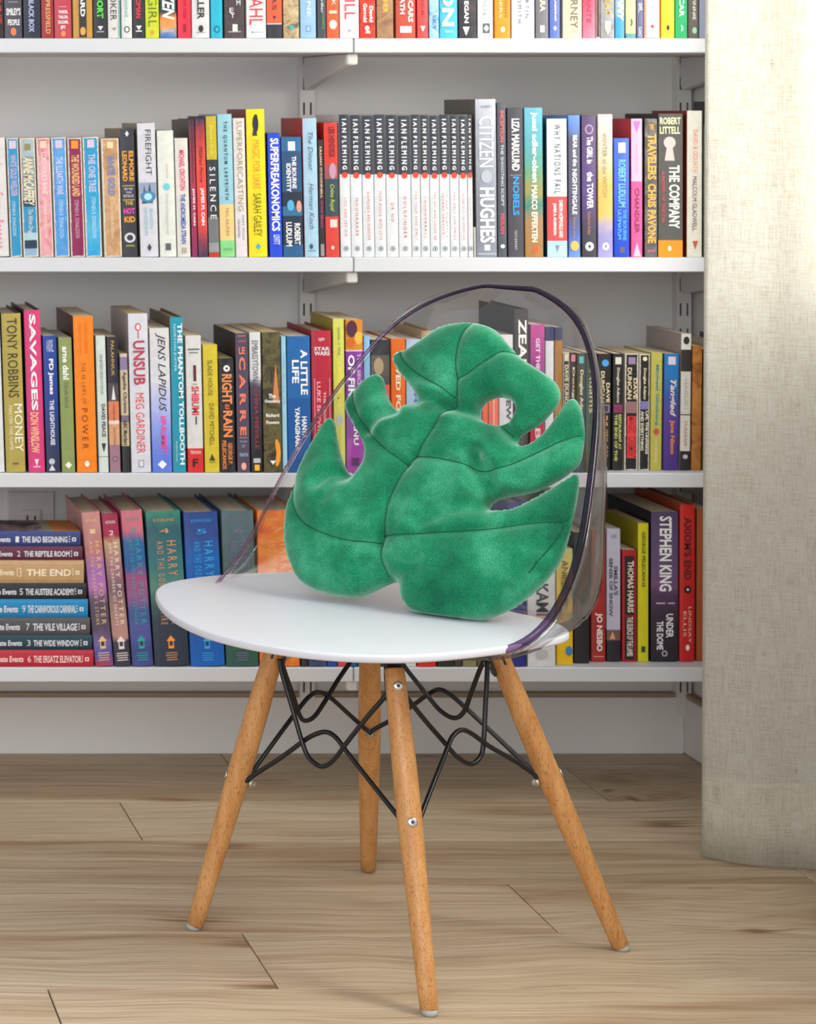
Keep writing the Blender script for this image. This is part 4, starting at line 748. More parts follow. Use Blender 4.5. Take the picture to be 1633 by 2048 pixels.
for k,(y0,y1,xr,cn,cx,tt,num,pos) in enumerate(FL):
    H = (y1 - y0 + 2.5) * sc; W = 0.178; xR = (xr - PX0) * sc
    root = empty('hardcover_book', (xR - W, Yb, z), f'{cn} hardcover lying spine out, {pos}', 'book', 'small hardcovers lying in a flat stack')
    # case drawn as a cover turned on its side: thickness runs upward
    mcol = spine_mat(cx, rough=0.5); top = M_JACKET
    t = 0.0022; D = 0.099
    v=[];f=[];n=6;prof=[(D,0)]
    for i in range(n+1):
        a=i/n; prof.append((0.0022*(1-(1-(2*a-1)**2)**.5), H*a))
    prof.append((D,H)); inn=[(D,t)]+[(y+t,min(max(zz,t),H-t)) for y,zz in prof[1:-1]]+[(D,H-t)]
    m=len(prof)
    for x in (0,W):
        v+=[(x,y,zz) for y,zz in prof]+[(x,y,zz) for y,zz in inn]
    mi=[]
    for i in range(m-1):
        for q in ((i+1,i,2*m+i,2*m+i+1),(m+i,m+i+1,3*m+i+1,3*m+i),(i,i+1,m+i+1,m+i),(2*m+i+1,2*m+i,3*m+i,3*m+i+1)):
            f.append(q); mi.append(1 if i==m-2 and k==7 else 0)
    for i in (0,m-1): f.append((i,m+i,3*m+i,2*m+i)); mi.append(0)
    mesh_obj('cover', v, f, [mcol, top], root, mi=mi)
    boxes('pages', [(0.003, W-0.003, 0.006, D-0.004, t+0.0003, H-t-0.0003)], M_PAGE, root)
    tc = {'tan':'e8d8bc','red':'f0c8c4'}.get(cn,'d4d4dc')
    x2c = lambda px: (px - PX0) * sc - (xR - W)
    hh=.42 if k!=5 else .3
    c0=x2c(xr-103 if k not in (5,) else xr-116)/W; ttw={5:.43,7:.46,6:.45,2:.42,1:.43}.get(k,.53)
    c1=x2c(xr-26 if k not in (4,3,0) else xr-24)/W
    c0=x2c(xr-{0:120,1:117,2:114,3:121,4:122,5:115,6:117,7:117}[k])/W
    lettering(root, tt, .5-hh/2+.03, .5+hh/2+.03, c0, c1, tc, W, H, -0.0006, 'hb')
    e0=x2c(xr-128)/W
    lettering(root, 'Unfortunate Events', .5-hh/2+.05, .5+hh/2+.0, x2c(xr-225)/W, e0-12/(W/sc), tc, W, H, -0.0006, 'hb')
    lettering(root, num, .32, .72, (x2c(xr-{0:128,1:126,2:124,3:128,4:130,5:130,6:127,7:126}[k]-4))/W, x2c(xr-{0:124,1:122,2:120,3:124,4:126,5:124,6:123,7:122}[k]-1)/W, tc, W, H, -0.0006, 'h')
    shape(root,'r', x2c(xr-13), H*.47, 8*sc, 8*sc, tc, -0.0005); shape(root,'r', x2c(xr-13), H*.47, 3*sc, 4*sc, cx, -0.0007)
    for dz in (-5,0,5): shape(root,'o', x2c(xr-22), H*.5+dz*sc, 2.4*sc, 3*sc, tc, -0.0005)
    z += H + 0.0003
fit_texts()

# ------------------------------------------------------------------ chair
CX, CY = 0.873, 2.958
U = Vector((-0.8, -0.6, 0)); S = Vector((0.6, -0.8, 0)); C0 = Vector((CX, CY, 0))
def P(u, s, z): return C0 + U * u + S * s + Vector((0, 0, z))
chair = empty('shell_chair', (CX, CY, 0), 'chair with clear plastic shell, white seat disc, wooden dowel legs and black wire struts', 'chair')
def ch(o): o.location = (-CX, -CY, 0); return o
ZS = 0.42; ST2 = 0.0095
def wood_mat():
    m, nt, b = newmat('beech_wood')
    tc = N(nt, 'ShaderNodeTexCoord'); mp = N(nt, 'ShaderNodeMapping'); mp.inputs['Scale'].default_value = (60, 60, 5)
    L(nt, tc.outputs['Object'], mp.inputs[0]); g = N(nt, 'ShaderNodeTexNoise', Scale=1.5, Detail=5.0, Distortion=0.4); L(nt, mp.outputs[0], g.inputs['Vector'])
    r = ramp(nt, [(0.3, lin('b97f46')), (0.5, lin('c58e54')), (0.7, lin('cf9a60'))]); L(nt, g.outputs['Fac'], r.inputs[0])
    m2 = N(nt, 'ShaderNodeMapping'); m2.inputs['Scale'].default_value = (900, 900, 120); L(nt, tc.outputs['Object'], m2.inputs[0])
    f = N(nt, 'ShaderNodeTexNoise', Scale=1.0, Detail=1.0); L(nt, m2.outputs[0], f.inputs['Vector'])
    r2 = ramp(nt, [(0.32, lin('a0704a')), (0.42, (1, 1, 1, 1))]); L(nt, f.outputs['Fac'], r2.inputs[0])
    mx = N(nt, 'ShaderNodeMix', data_type='RGBA', blend_type='MULTIPLY'); mx.inputs[0].default_value = 0.6
    L(nt, r.outputs[0], mx.inputs[6]); L(nt, r2.outputs[0], mx.inputs[7]); L(nt, mx.outputs[2], b.inputs['Base Color'])
    b.inputs['Roughness'].default_value = 0.42
    bu = N(nt, 'ShaderNodeBump', Strength=0.1, Distance=0.0005); L(nt, g.outputs['Fac'], bu.inputs['Height']); L(nt, bu.outputs[0], b.inputs['Normal'])
    return m
M_WOOD = wood_mat()
M_STEEL = flat('d0ccc6', 0.25, 1.0, 0.5, 1.0)
M_RUB = flat('a8a8a0', 0.5)

# seat disc, outline laid out on the seat plane
fpx = [(311,1186),(320,1172),(350,1161),(420,1151),(500,1145.5),(600,1143.5),(700,1149),(800,1162),(900,1184),(960,1201),(1022,1222),(1072,1233),(1118,1247),(1138,1259),(1134,1269),
       (1105,1277),(1030,1290),(961,1299),(880,1307),(796,1311),(710,1309.5),(631,1304),(560,1295.5),(480,1281),(410,1262),(355,1237),(322,1210)]
outl2 = catmull([onz(x, y, ZS) for x, y in fpx], 6, True)
cen = sum(outl2, Vector()) / len(outl2)
def seat_disc():
    n = len(outl2); v = []; f = []
    rings = [(0.5, 0.0), (1 - 0.016, 0.0), (1 - 0.010, -0.0001), (1 - 0.004, -0.0007), (1 - 0.001, -0.0020), (1.0, -0.0034), (1.0, -0.0068), (1 - 0.003, -0.0085), (1 - 0.010, -ST2), (0.5, -ST2)]
    for sc_, dz in rings:
        for p in outl2:
            q = cen + (p - cen) * sc_; v.append((q.x, q.y, ZS + dz))
    for r in range(len(rings) - 1):
        for i in range(n):
            j = (i + 1) % n; f.append((r*n + i, (r+1)*n + i, (r+1)*n + j, r*n + j))
    f.append(tuple(range(n))); f.append(tuple((len(rings)-1)*n + i for i in range(n - 1, -1, -1)))
    return ch(mesh_obj('seat', v, f, flat('cdced6', 0.38, 1.0), chair, smooth=True))
seat = seat_disc(); seat['label'] = 'matt white seat disc'

# clear shell
ROWS = [((.14,.398),(.165,.15,.402)), ((.08,.396),(.122,.212,.4085)), ((.0,.393),(.078,.232,.4175)), ((-.09,.390),(.02,.235,.4475)),
        ((-.170,.391),(-.02,.235,.50)), ((-.213,.410),(-.05,.227,.55)), ((-.225,.47),(-.08,.215,.60)), ((-.235,.54),(-.115,.200,.65)),
        ((-.238,.63),(-.15,.179,.70)), ((-.237,.71),(-.18,.150,.75)), ((-.235,.775),(-.208,.110,.786)), ((-.232,.8055),(-.229,.040,.8065))]
cc = catmull([Vector((a[0], 0, a[1])) for a, b in ROWS], 4); rr = catmull([Vector(b) for a, b in ROWS], 4)
NA = 28; sv = []; sf = []
def cell(c, r, a):
    w_ = (max(0.0, abs(a) - 0.22) / 0.78) ** 1.15; wz = abs(a) ** 2.6; s_ = r.y * math.copysign(math.sin(math.pi/2 * abs(a)), a)
    return P(c.x + (r.x - c.x) * w_, s_, c.z + (r.z - c.z) * wz)
for c, r in zip(cc, rr):
    for k in range(NA + 1): sv.append(cell(c, r, -1 + 2 * k / NA))
for j in range(len(cc) - 1):
    for k in range(NA):
        a = j * (NA + 1) + k; sf.append((a, a + 1, a + NA + 2, a + NA + 1))
M_CLEAR = clear_mat('clear_polycarbonate', (0.955, 0.95, 0.955, 1), 0.04, (0.70, 0.69, 0.70, 1), ior=1.6)
shell = ch(mesh_obj('shell', sv, sf, M_CLEAR, chair, smooth=True)); shell['label'] = 'clear plastic backrest and seat shell'
sm = shell.modifiers.new('thick', 'SOLIDIFY'); sm.thickness = 0.0035; sm.offset = 0
def rim_mat():
    m = bpy.data.materials.new('tinted_rim'); m.use_nodes = True; nt = m.node_tree; nt.nodes.clear()
    out = N(nt, 'ShaderNodeOutputMaterial'); tr = N(nt, 'ShaderNodeBsdfTransparent'); gl = N(nt, 'ShaderNodeBsdfGlossy')
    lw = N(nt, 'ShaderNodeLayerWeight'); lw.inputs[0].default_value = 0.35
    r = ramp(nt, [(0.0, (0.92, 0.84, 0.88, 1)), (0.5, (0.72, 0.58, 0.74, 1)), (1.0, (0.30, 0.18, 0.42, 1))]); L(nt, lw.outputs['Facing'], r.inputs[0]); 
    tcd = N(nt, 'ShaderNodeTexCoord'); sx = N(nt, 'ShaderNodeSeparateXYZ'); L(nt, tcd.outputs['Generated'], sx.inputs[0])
    rx = ramp(nt, [(0.35, (1.0, 0.95, 0.96, 1)), (0.85, (0.26, 0.16, 0.40, 1))]); L(nt, sx.outputs['X'], rx.inputs[0])  # far side's pinkish highlights painted as a paler tint, near side darker
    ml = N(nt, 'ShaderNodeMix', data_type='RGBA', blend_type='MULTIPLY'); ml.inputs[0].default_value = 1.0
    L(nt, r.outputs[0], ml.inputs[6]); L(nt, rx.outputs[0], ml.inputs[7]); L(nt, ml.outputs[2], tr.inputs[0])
    gl.inputs['Roughness'].default_value = 0.06
    mx = N(nt, 'ShaderNodeMixShader'); L(nt, schlick(nt, 1.55), mx.inputs[0]); L(nt, tr.outputs[0], mx.inputs[1]); L(nt, gl.outputs[0], mx.inputs[2])
    L(nt, mx.outputs[0], out.inputs[0]); return m
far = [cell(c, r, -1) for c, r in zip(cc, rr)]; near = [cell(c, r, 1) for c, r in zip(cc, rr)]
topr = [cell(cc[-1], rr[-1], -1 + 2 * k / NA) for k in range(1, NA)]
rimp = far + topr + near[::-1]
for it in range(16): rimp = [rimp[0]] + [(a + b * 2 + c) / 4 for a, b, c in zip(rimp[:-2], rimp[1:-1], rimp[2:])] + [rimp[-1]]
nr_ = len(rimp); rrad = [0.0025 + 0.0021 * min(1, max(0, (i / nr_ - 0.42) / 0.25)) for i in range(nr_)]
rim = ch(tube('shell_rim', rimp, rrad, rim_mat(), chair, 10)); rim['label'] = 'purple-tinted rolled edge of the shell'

# legs
LEGS = {'FL': (Vector((.620, 2.990, 0)), Vector((.722, 2.964, .378))), 'F': (Vector((.832, 2.706, 0)), at(789, 1336, 2.82)),
        'R': (Vector((1.1347, 2.9157, 0)), Vector((.980, 2.932, .378))), 'B': (Vector((.9059, 3.2188, 0)), Vector((.861, 3.05, .375)))}
TC = sum((b for a, b in LEGS.values()), Vector()) / 4
def legpt(k, t): a, b = LEGS[k]; return a + (b - a) * t
prof0 = [(0.004, 0.0085), (0.006, 0.0103), (0.03, 0.0108), (0.15, 0.0126), (0.26, 0.0142), (0.33, 0.0138), (0.42, 0.0127)]
leg_o = {}
for k, (a, b) in LEGS.items():
    ax = b - a; Ln = ax.length
    pr = [(0.005, 0.0088), (0.0065, 0.0104), (0.03*Ln/0.4, 0.0110), (Ln*0.3, 0.0126), (Ln*0.55, 0.0146), (Ln*0.75, 0.0142), (Ln*0.95, 0.0122), (Ln-0.002, 0.0118), (Ln, 0.0100)]
    lg = ch(lathe('leg', a, ax, pr, M_WOOD, chair, 28)); leg_o[k] = lg
    lathe('glide', a + Vector((0, 0, 0.0003)), (0, 0, 1), [(0, 0.0088), (0.0035, 0.0094), (0.007, 0.0085)], M_RUB, lg, 18)
    out = Vector((a.x - TC.x, a.y - TC.y, 0)).normalized()
    # slot at the top of the leg for the bracket plate, bolts outside, dome nuts inside
    for t, nm in ((0.945, 1), (0.475 if k != 'FL' else 0.54, 2)):
        if k == 'F': t = 0.945 if nm == 1 else 0.545
        if k == 'R' and nm == 2: t = 0.56
        if k == 'B' and nm == 2: t = 0.603
        if k == 'FL' and nm == 2: t = 0.515
        c = legpt(k, t); rad = 0.0120 if nm == 1 else 0.0144
        nrm = ax.normalized(); o_ = (out - nrm * out.dot(nrm)).normalized()
        bl = lathe('bolt', c + o_ * (rad - 0.0004), o_, [(0, 0.0058), (0.0010, 0.0058), (0.0018, 0.0048), (0.0020, 0.0026)], M_STEEL, lg, 20)
        lathe('hex_socket', c + o_ * (rad + 0.0016), o_, [(0, 0.0021), (0.0001, 0.0021)], flat('3a3a3c', 0.5), bl, 6, False)
        ni = -o_
        lathe('dome_nut', c + ni * (rad - 0.0006), ni, [(0, 0.0060), (0.0045, 0.0060), (0.0048, 0.0048), (0.0075, 0.0040), (0.0092, 0.0022), (0.0096, 0.0004)], M_STEEL, lg, 12)
    # end of the steel bracket let into a saw cut across the leg top
    nrm = ax.normalized(); o_ = (out - nrm * out.dot(nrm)).normalized(); tg = nrm.cross(o_)
    c = legpt(k, 0.955); vv_ = []
    for sx in (-1, 1):
        for sy in (-1, 1):
            for sz in (-1, 1): vv_.append(c + nrm * (0.0105 * sx) + tg * (0.0127 * sy) + o_ * (0.0013 * sz + 0.002))
    if k != 'F': mesh_obj('bracket_tab', vv_, [(0,1,3,2),(4,6,7,5),(0,4,5,1),(2,3,7,6),(0,2,6,4),(1,5,7,3)], M_BLACK, lg)
    # bracket plate: flat black bar from the leg top inward under the seat
    tp = legpt(k, 0.90); inn_ = -out; sd = Vector((0, 0, 1)).cross(inn_)
    p1 = legpt(k, 1.0) + Vector((0, 0, 0.0)); w2 = 0.0105 if k == 'F' else 0.009
    bm = bmesh.new()
    def plate(pts, wid, th):
        """pts: centre line; box of width wid (sideways) and thickness th swept along it"""
        prev = None
        for i, p in enumerate(pts):
            d = (pts[min(i+1, len(pts)-1)] - pts[max(i-1, 0)]).normalized(); nn = sd.cross(d).normalized()
            ring = [bm.verts.new(p + sd * (wid * sx) + nn * (th * sy)) for sx, sy in ((-1,-1),(1,-1),(1,1),(-1,1))]
            if prev:
                for q in range(4): bm.faces.new((prev[q], prev[(q+1)%4], ring[(q+1)%4], ring[q]))
            else: bm.faces.new(ring[::-1])
            prev = ring
        bm.faces.new(prev)
    zt = 0.3885
    top1 = Vector((p1.x, p1.y, zt)) + inn_ * 0.006
    cc_ = Vector((TC.x, TC.y, zt))
    plate([legpt(k, 0.89) + inn_ * 0.0155, legpt(k, 0.97) + inn_ * 0.013, top1 + Vector((0,0,-0.006)), top1 + inn_ * 0.004, cc_ + (top1 - cc_) * 0.35], w2, 0.0015)
    ch(bm_obj('bracket_plate', bm, M_BLACK, chair))
# F leg: visible face plate above the leg end
fp = at(788, 1322, 2.826)
ch(bevbox('bracket_plate', (fp.x - 0.0105, fp.x + 0.0105, 2.822, 2.832, 0.366, 0.4095), M_BLACK, chair, r=0.0015))

# black wire struts: (x, y, depth)
def wire(pts, n=8):
    pp = [at(x, y, d) for x, y, d in pts]
    return ch(tube('wire_strut', catmull(pp, n), 0.0030, M_BLACK, chair, 10))
wire([(560,1318,2.95),(564,1345,2.945),(586,1420,2.93),(604,1482,2.915),(618,1515,2.905),(643,1533,2.89),(668,1520,2.875),(695,1484,2.86),(735,1434,2.845),(770,1393,2.835),(779,1372,2.84)])
wire([(492,1563,2.965),(510,1549,2.96),(560,1517,2.94),(605,1484,2.92),(628,1470,2.905),(652,1464,2.89),(672,1475,2.875),(695,1505,2.86),(740,1562,2.83),(796,1632,2.79),(806,1644,2.785)])
wire([(799,1372,2.84),(812,1392,2.845),(850,1440,2.855),(890,1486,2.865),(915,1514,2.87),(942,1528,2.88),(962,1512,2.89),(968,1480,2.895),(971,1420,2.905),(975,1340,2.92),(973,1322,2.925)])
wire([(835,1652,2.79),(846,1622,2.80),(870,1560,2.83),(893,1502,2.85),(905,1474,2.86),(923,1460,2.87),(945,1468,2.88),(980,1493,2.89),(1030,1522,2.90),(1064,1545,2.905),(1074,1556,2.905)])
wire([(563,1322,2.975),(572,1350,2.985),(588,1395,3.0),(597,1424,3.01),(608,1441,3.02),(628,1434,3.03),(650,1403,3.045),(675,1362,3.06),(700,1325,3.08),(712,1306,3.09)])
wire([(497,1556,2.985),(520,1523,2.99),(560,1468,3.0),(596,1420,3.02),(618,1394,3.03),(638,1384,3.04),(662,1396,3.055),(700,1430,3.08),(728,1455,3.09),(741,1466,3.09)])
wire([(795,1312,3.05),(818,1344,3.04),(850,1384,3.025),(880,1420,3.01),(908,1436,2.995),(928,1424,2.985),(942,1388,2.975),(958,1345,2.96),(968,1322,2.95)])
wire([(738,1468,3.09),(752,1457,3.09),(790,1436,3.07),(830,1408,3.05),(858,1388,3.03),(880,1379,3.015),(905,1392,3.0),(940,1423,2.985),(990,1470,2.97),(1040,1517,2.955),(1072,1546,2.945)])

# ------------------------------------------------------------------ leaf cushion
TL = 0.42; NU = Vector((-0.62, -0.785, 0)); KS = Vector((0.9, 2.884, ZS))
def pl_ray(px, py):
    d = Vector(((px - PX0) / FPX, 1.0, -(py - PY0) / FPX)); o = Vector((0, 0, CH))
    n = Vector((NU.x, NU.y, TL)); p0 = KS
    return o + d * ((p0 - o).dot(n) / d.dot(n))
O3 = KS.copy(); E1 = Vector((0.785, -0.62, 0)).normalized(); E2 = (Vector((0, 0, 1)) - NU * TL).normalized(); NN = E1.cross(E2).normalized()
if NN.dot(NU) < 0: NN = -NN
def c2(cx, cy):
    p = pl_ray(440 + cx / 2.094, 560 + cy / 2.094) - O3
    return Vector((p.dot(E1), p.dot(E2)))
OUT = [(985,188),(930,200),(870,240),(800,285),(750,300),(727,314),(726,340),(752,388),(795,438),(822,478),(831,500),(826,516),(800,535),(770,547),(745,545),(720,520),(700,470),(688,420),(672,400),(650,394),(610,415),(560,465),(530,500),(524,530),(540,572),(580,640),(606,690),(613,725),(611,765),(600,800),(580,820),(560,822),(538,803),(512,745),(493,665),(484,606),(468,580),(448,583),(430,605),(400,660),(350,760),(315,850),(290,930),(278,1010),(275,1080),(285,1150),(310,1220),(350,1275),(420,1308),(500,1326),(560,1331),(600,1325),(660,1300),(715,1272),(742,1262),(754,1285),(762,1330),(782,1368),(820,1398),(880,1418),(960,1429),(1040,1432),(1110,1424),(1180,1400),(1240,1370),(1320,1310),(1385,1245),(1432,1175),(1458,1100),(1478,1010),(1496,935),(1505,870),(1504,822),(1490,810),(1462,826),(1402,868),(1330,912),(1262,950),(1210,970),(1170,974),(1142,970),(1130,956),(1138,938),(1165,922),(1250,905),(1330,888),(1396,856),(1440,830),(1480,800),(1512,765),(1525,700),(1530,640),(1522,570),(1505,520),(1482,498),(1455,510),(1420,560),(1380,620),(1330,670),(1290,695),(1264,700),(1252,685),(1258,660),(1290,640),(1340,610),(1390,560),(1420,520),(1428,480),(1415,440),(1380,405),(1320,365),(1260,325),(1210,270),(1160,215),(1110,190),(1060,180),(1020,180)]
HOLE = [(1166 + 78*math.cos(t)*math.cos(-.25) - 58*math.sin(t)*math.sin(-.25), 552 + 78*math.cos(t)*math.sin(-.25) + 58*math.sin(t)*math.cos(-.25)) for t in [2*math.pi*i/14 for i in range(14)]]
SEAMS = [[(1062,186),(1035,240),(1020,310),(1015,400),(1018,480),(1012,545),(970,570),(930,640),(860,750),(820,800),(780,880),(745,960),(725,1060),(712,1120),(708,1180),(722,1252)],
 [(757,302),(775,340),(830,395),(900,442),(960,476),(1008,515)], [(1020,430),(1070,410),(1130,355),(1190,315),(1250,312)],
 [(557,472),(575,540),(620,620),(700,710),(820,800)], [(318,862),(325,940),(350,1000),(400,1050),(500,1095),(600,1118),(705,1123)],
 [(855,763),(950,775),(1050,797),(1130,820),(1220,800),(1320,750),(1430,692),(1500,660),(1522,655)],
 [(716,1092),(850,1092),(1000,1082),(1150,1068),(1300,1040),(1440,1020),(1470,1000)], [(1185,618),(1240,664)],
 [(1452,1030),(1420,1100),(1370,1170),(1310,1240)]]
CREASE = [([(1100,760),(1110,850),(1150,925)],.0075,.0085),([(1150,800),(1165,880),(1200,905)],.005,.007),([(745,560),(680,575),(628,625)],.006,.008),([(770,575),(700,600),(640,655)],.003,.006),
 ([(840,520),(920,520),(1010,560),(1090,570)],.006,.008),([(555,830),(490,830),(440,870)],.006,.009),([(560,850),(500,880),(470,930)],.003,.008),([(1130,975),(1000,990),(880,1040)],.006,.010),([(1120,940),(980,950),(900,985)],.0035,.008),
 ([(1195,600),(1215,640),(1250,672)],.005,.007),([(830,505),(870,560),(960,560)],.003,.008),([(1150,500),(1160,400),(1140,330)],.003,.014),([(730,1262),(690,1230),(640,1222)],.003,.010),([(760,1290),(790,1240),(850,1230)],.003,.010),([(420,1235),(470,1245),(520,1280)],.002,.007),
 ([(1180,1390),(1250,1310),(1340,1230)],.0025,.006),([(1225,1370),(1240,1310)],.002,.004),([(1110,770),(1060,740)],.003,.01),([(1250,1350),(1290,1280)],.002,.004)]
ob = [v.to_2d() for v in catmull([c2(*p).to_3d() for p in OUT], 5, True)]
hb_ = [v.to_2d() for v in catmull([c2(*p).to_3d() for p in HOLE], 3, True)]
oa = np.array([tuple(p) for p in ob]); ha = np.array([tuple(p) for p in hb_])
def inside(px, py, poly):
    x0 = poly[:, 0]; y0 = poly[:, 1]; x1 = np.roll(x0, -1); y1 = np.roll(y0, -1); r = np.zeros(px.shape, bool)
    for a, b, c, d in zip(x0, y0, x1, y1):
        if b == d: continue
        m = ((b > py) != (d > py)) & (px < (c - a) * (py - b) / (d - b) + a); r ^= m
    return r
dx = 0.0022
mn = oa.min(0) - 0.006; mxx = oa.max(0) + 0.006
gx = np.arange(mn[0], mxx[0], dx); gy = np.arange(mn[1], mxx[1], dx)
GX, GY = np.meshgrid(gx, gy)
INS = inside(GX, GY, oa) & ~inside(GX, GY, ha)
phi = np.zeros(GX.shape)
for it in range(2600):
    a = 0.25 * (np.roll(phi, 1, 0) + np.roll(phi, -1, 0) + np.roll(phi, 1, 1) + np.roll(phi, -1, 1) + dx * dx)
    phi = np.where(INS, a, 0.0)
HH = 0.074; rt = np.sqrt(phi); Hgt = HH * (1 - np.exp(-1.15 * rt / HH))
def linedist(lines, X, Y):
    d = np.full(X.shape, 9.0)
    for a, b in zip(lines[:-1], lines[1:]):
        vx, vy = b[0]-a[0], b[1]-a[1]; l2 = vx*vx + vy*vy + 1e-12
        t = np.clip(((X-a[0])*vx + (Y-a[1])*vy) / l2, 0, 1)
        d = np.minimum(d, np.hypot(X - a[0] - t*vx, Y - a[1] - t*vy))
    return d
def poly2(pts, n=6): return [tuple(v.to_2d()) for v in catmull([c2(*p).to_3d() for p in pts], n)]
seam2 = [poly2(s) for s in SEAMS]
front = Hgt.copy()
for s in seam2:
    d = linedist(s, GX, GY); front -= np.exp(-(d / 0.0045) ** 2) * 0.0034 + np.exp(-(d / 0.015) ** 2) * 0.0042
for pts, dep, wid in CREASE:
    d = linedist(poly2(pts, 4), GX, GY); front -= np.exp(-(d / wid) ** 2) * dep * 1.5 - 0.35 * dep * np.exp(-((d - wid * 1.9) / wid) ** 2)
lim = Hgt * 0.35; front = np.maximum(front, lim)
def samp(A, x, y):
    fx = (x - mn[0]) / dx; fy = (y - mn[1]) / dx; i = int(fx); j = int(fy); fx -= i; fy -= j
    i = min(max(i, 0), A.shape[1] - 2); j = min(max(j, 0), A.shape[0] - 2)
    return A[j, i]*(1-fx)*(1-fy) + A[j, i+1]*fx*(1-fy) + A[j+1, i]*(1-fx)*fy + A[j+1, i+1]*fx*fy
def cushion():
    g = 0.0027
    # resample outline evenly
    def resamp(P_, step):
        out_ = []; acc = 0.0; n = len(P_)
        for i in range(n):
            a, b = P_[i], P_[(i+1) % n]; l = (b - a).length
            while acc < l: out_.append(a + (b - a) * (acc / l)); acc += step
            acc -= l
        return out_
    bo = resamp(ob, 0.0027); bh = resamp(hb_, 0.0027)
    while (bo[-1] - bo[0]).length < 0.0015: bo.pop()
    while (bh[-1] - bh[0]).length < 0.0015: bh.pop()
    nb = len(bo) + len(bh)
    dist = np.minimum(linedist([tuple(p) for p in bo] + [tuple(bo[0])], GX, GY), linedist([tuple(p) for p in bh] + [tuple(bh[0])], GX, GY))
    pts = list(bo) + list(bh)
    yy = mn[1]; row = 0
    while yy < mxx[1]:
        xx = mn[0] + (g / 2 if row % 2 else 0)
        while xx < mxx[0]:
            if samp(INS.astype(float), xx, yy) > 0.99 and samp(dist, xx, yy) > 0.0016: pts.append(Vector((xx, yy)))
            xx += g
        yy += g * 0.866; row += 1
    ed = [(i, (i+1) % len(bo)) for i in range(len(bo))] + [(len(bo) + i, len(bo) + (i+1) % len(bh)) for i in range(len(bh))]
    vv, ee, ff, ov, oe, of = geometry.delaunay_2d_cdt(pts, ed, [], 0, 1e-6)
    V2 = np.array([tuple(p) for p in vv]); tri = np.array([t for t in ff if len(t) == 3])
    cm = V2[tri].mean(1); ok = inside(cm[:, 0], cm[:, 1], oa) & ~inside(cm[:, 0], cm[:, 1], ha); tri = tri[ok]
    isb = np.array([any(o < nb for o in ov[i]) for i in range(len(vv))])
    n = len(vv); v = []; back_id = {}
    for i in range(n):
        x, y = V2[i]; h = 0.0 if isb[i] else samp(front, x, y)
        v.append(O3 + E1 * x + E2 * y + NN * h)
    for i in range(n):
        if isb[i]: back_id[i] = i
        else:
            x, y = V2[i]; back_id[i] = len(v); v.append(O3 + E1 * x + E2 * y - NN * (samp(Hgt, x, y) * 0.62))
    f = []
    for t in tri:
        a, b, c = int(t[0]), int(t[1]), int(t[2])
        f.append((a, b, c)); f.append((back_id[c], back_id[b], back_id[a]))
    for p in v:
        if p.z < ZS + 0.0006:
            p.z = ZS + 0.0006
    return v, f
def plush_mat():
    m, nt, b = newmat('green_plush')
    tc = N(nt, 'ShaderNodeTexCoord'); n1 = N(nt, 'ShaderNodeTexNoise', Scale=14.0, Detail=3.0, Roughness=0.6); L(nt, tc.outputs['Object'], n1.inputs['Vector'])
    n2 = N(nt, 'ShaderNodeTexNoise', Scale=900.0, Detail=2.0); L(nt, tc.outputs['Object'], n2.inputs['Vector'])
    r = ramp(nt, [(0.3, lin('0e6446')), (0.5, lin('1a825a')), (0.7, lin('42a47c'))]); L(nt, n1.outputs['Fac'], r.inputs[0])
    r2 = ramp(nt, [(0.35, (0.6, 0.6, 0.6, 1)), (0.65, (1.25, 1.25, 1.25, 1))]); L(nt, n2.outputs['Fac'], r2.inputs[0])
    mx = N(nt, 'ShaderNodeMix', data_type='RGBA', blend_type='MULTIPLY'); mx.inputs[0].default_value = 1.0
    L(nt, r.outputs[0], mx.inputs[6]); L(nt, r2.outputs[0], mx.inputs[7]); L(nt, mx.outputs[2], b.inputs['Base Color'])
    b.inputs['Roughness'].default_value = 0.95; b.inputs['Specular IOR Level'].default_value = 0.1
    b.inputs['Sheen Weight'].default_value = 1.0; b.inputs['Sheen Roughness'].default_value = 0.45; b.inputs['Sheen Tint'].default_value = (0.6, 0.95, 0.78, 1)
    bu = N(nt, 'ShaderNodeBump', Strength=0.35, Distance=0.0006); L(nt, n2.outputs['Fac'], bu.inputs['Height']); L(nt, bu.outputs[0], b.inputs['Normal'])
    return m
leaf = empty('leaf_cushion', (O3.x, O3.y, ZS), 'green plush cushion shaped like a split leaf, leaning on the clear chair back', 'cushion')
cv, cf = cushion()
body = mesh_obj('plush_body', cv, cf, plush_mat(), leaf, smooth=True); body.location = -leaf.location
for s in seam2:
    pts3 = [O3 + E1*x + E2*y + NN*(samp(front, x, y) + 0.0002) for x, y in s]
    t_ = tube('seam', pts3, 0.0006, flat('064a30', 0.8), leaf, 6); t_.location = -leaf.location

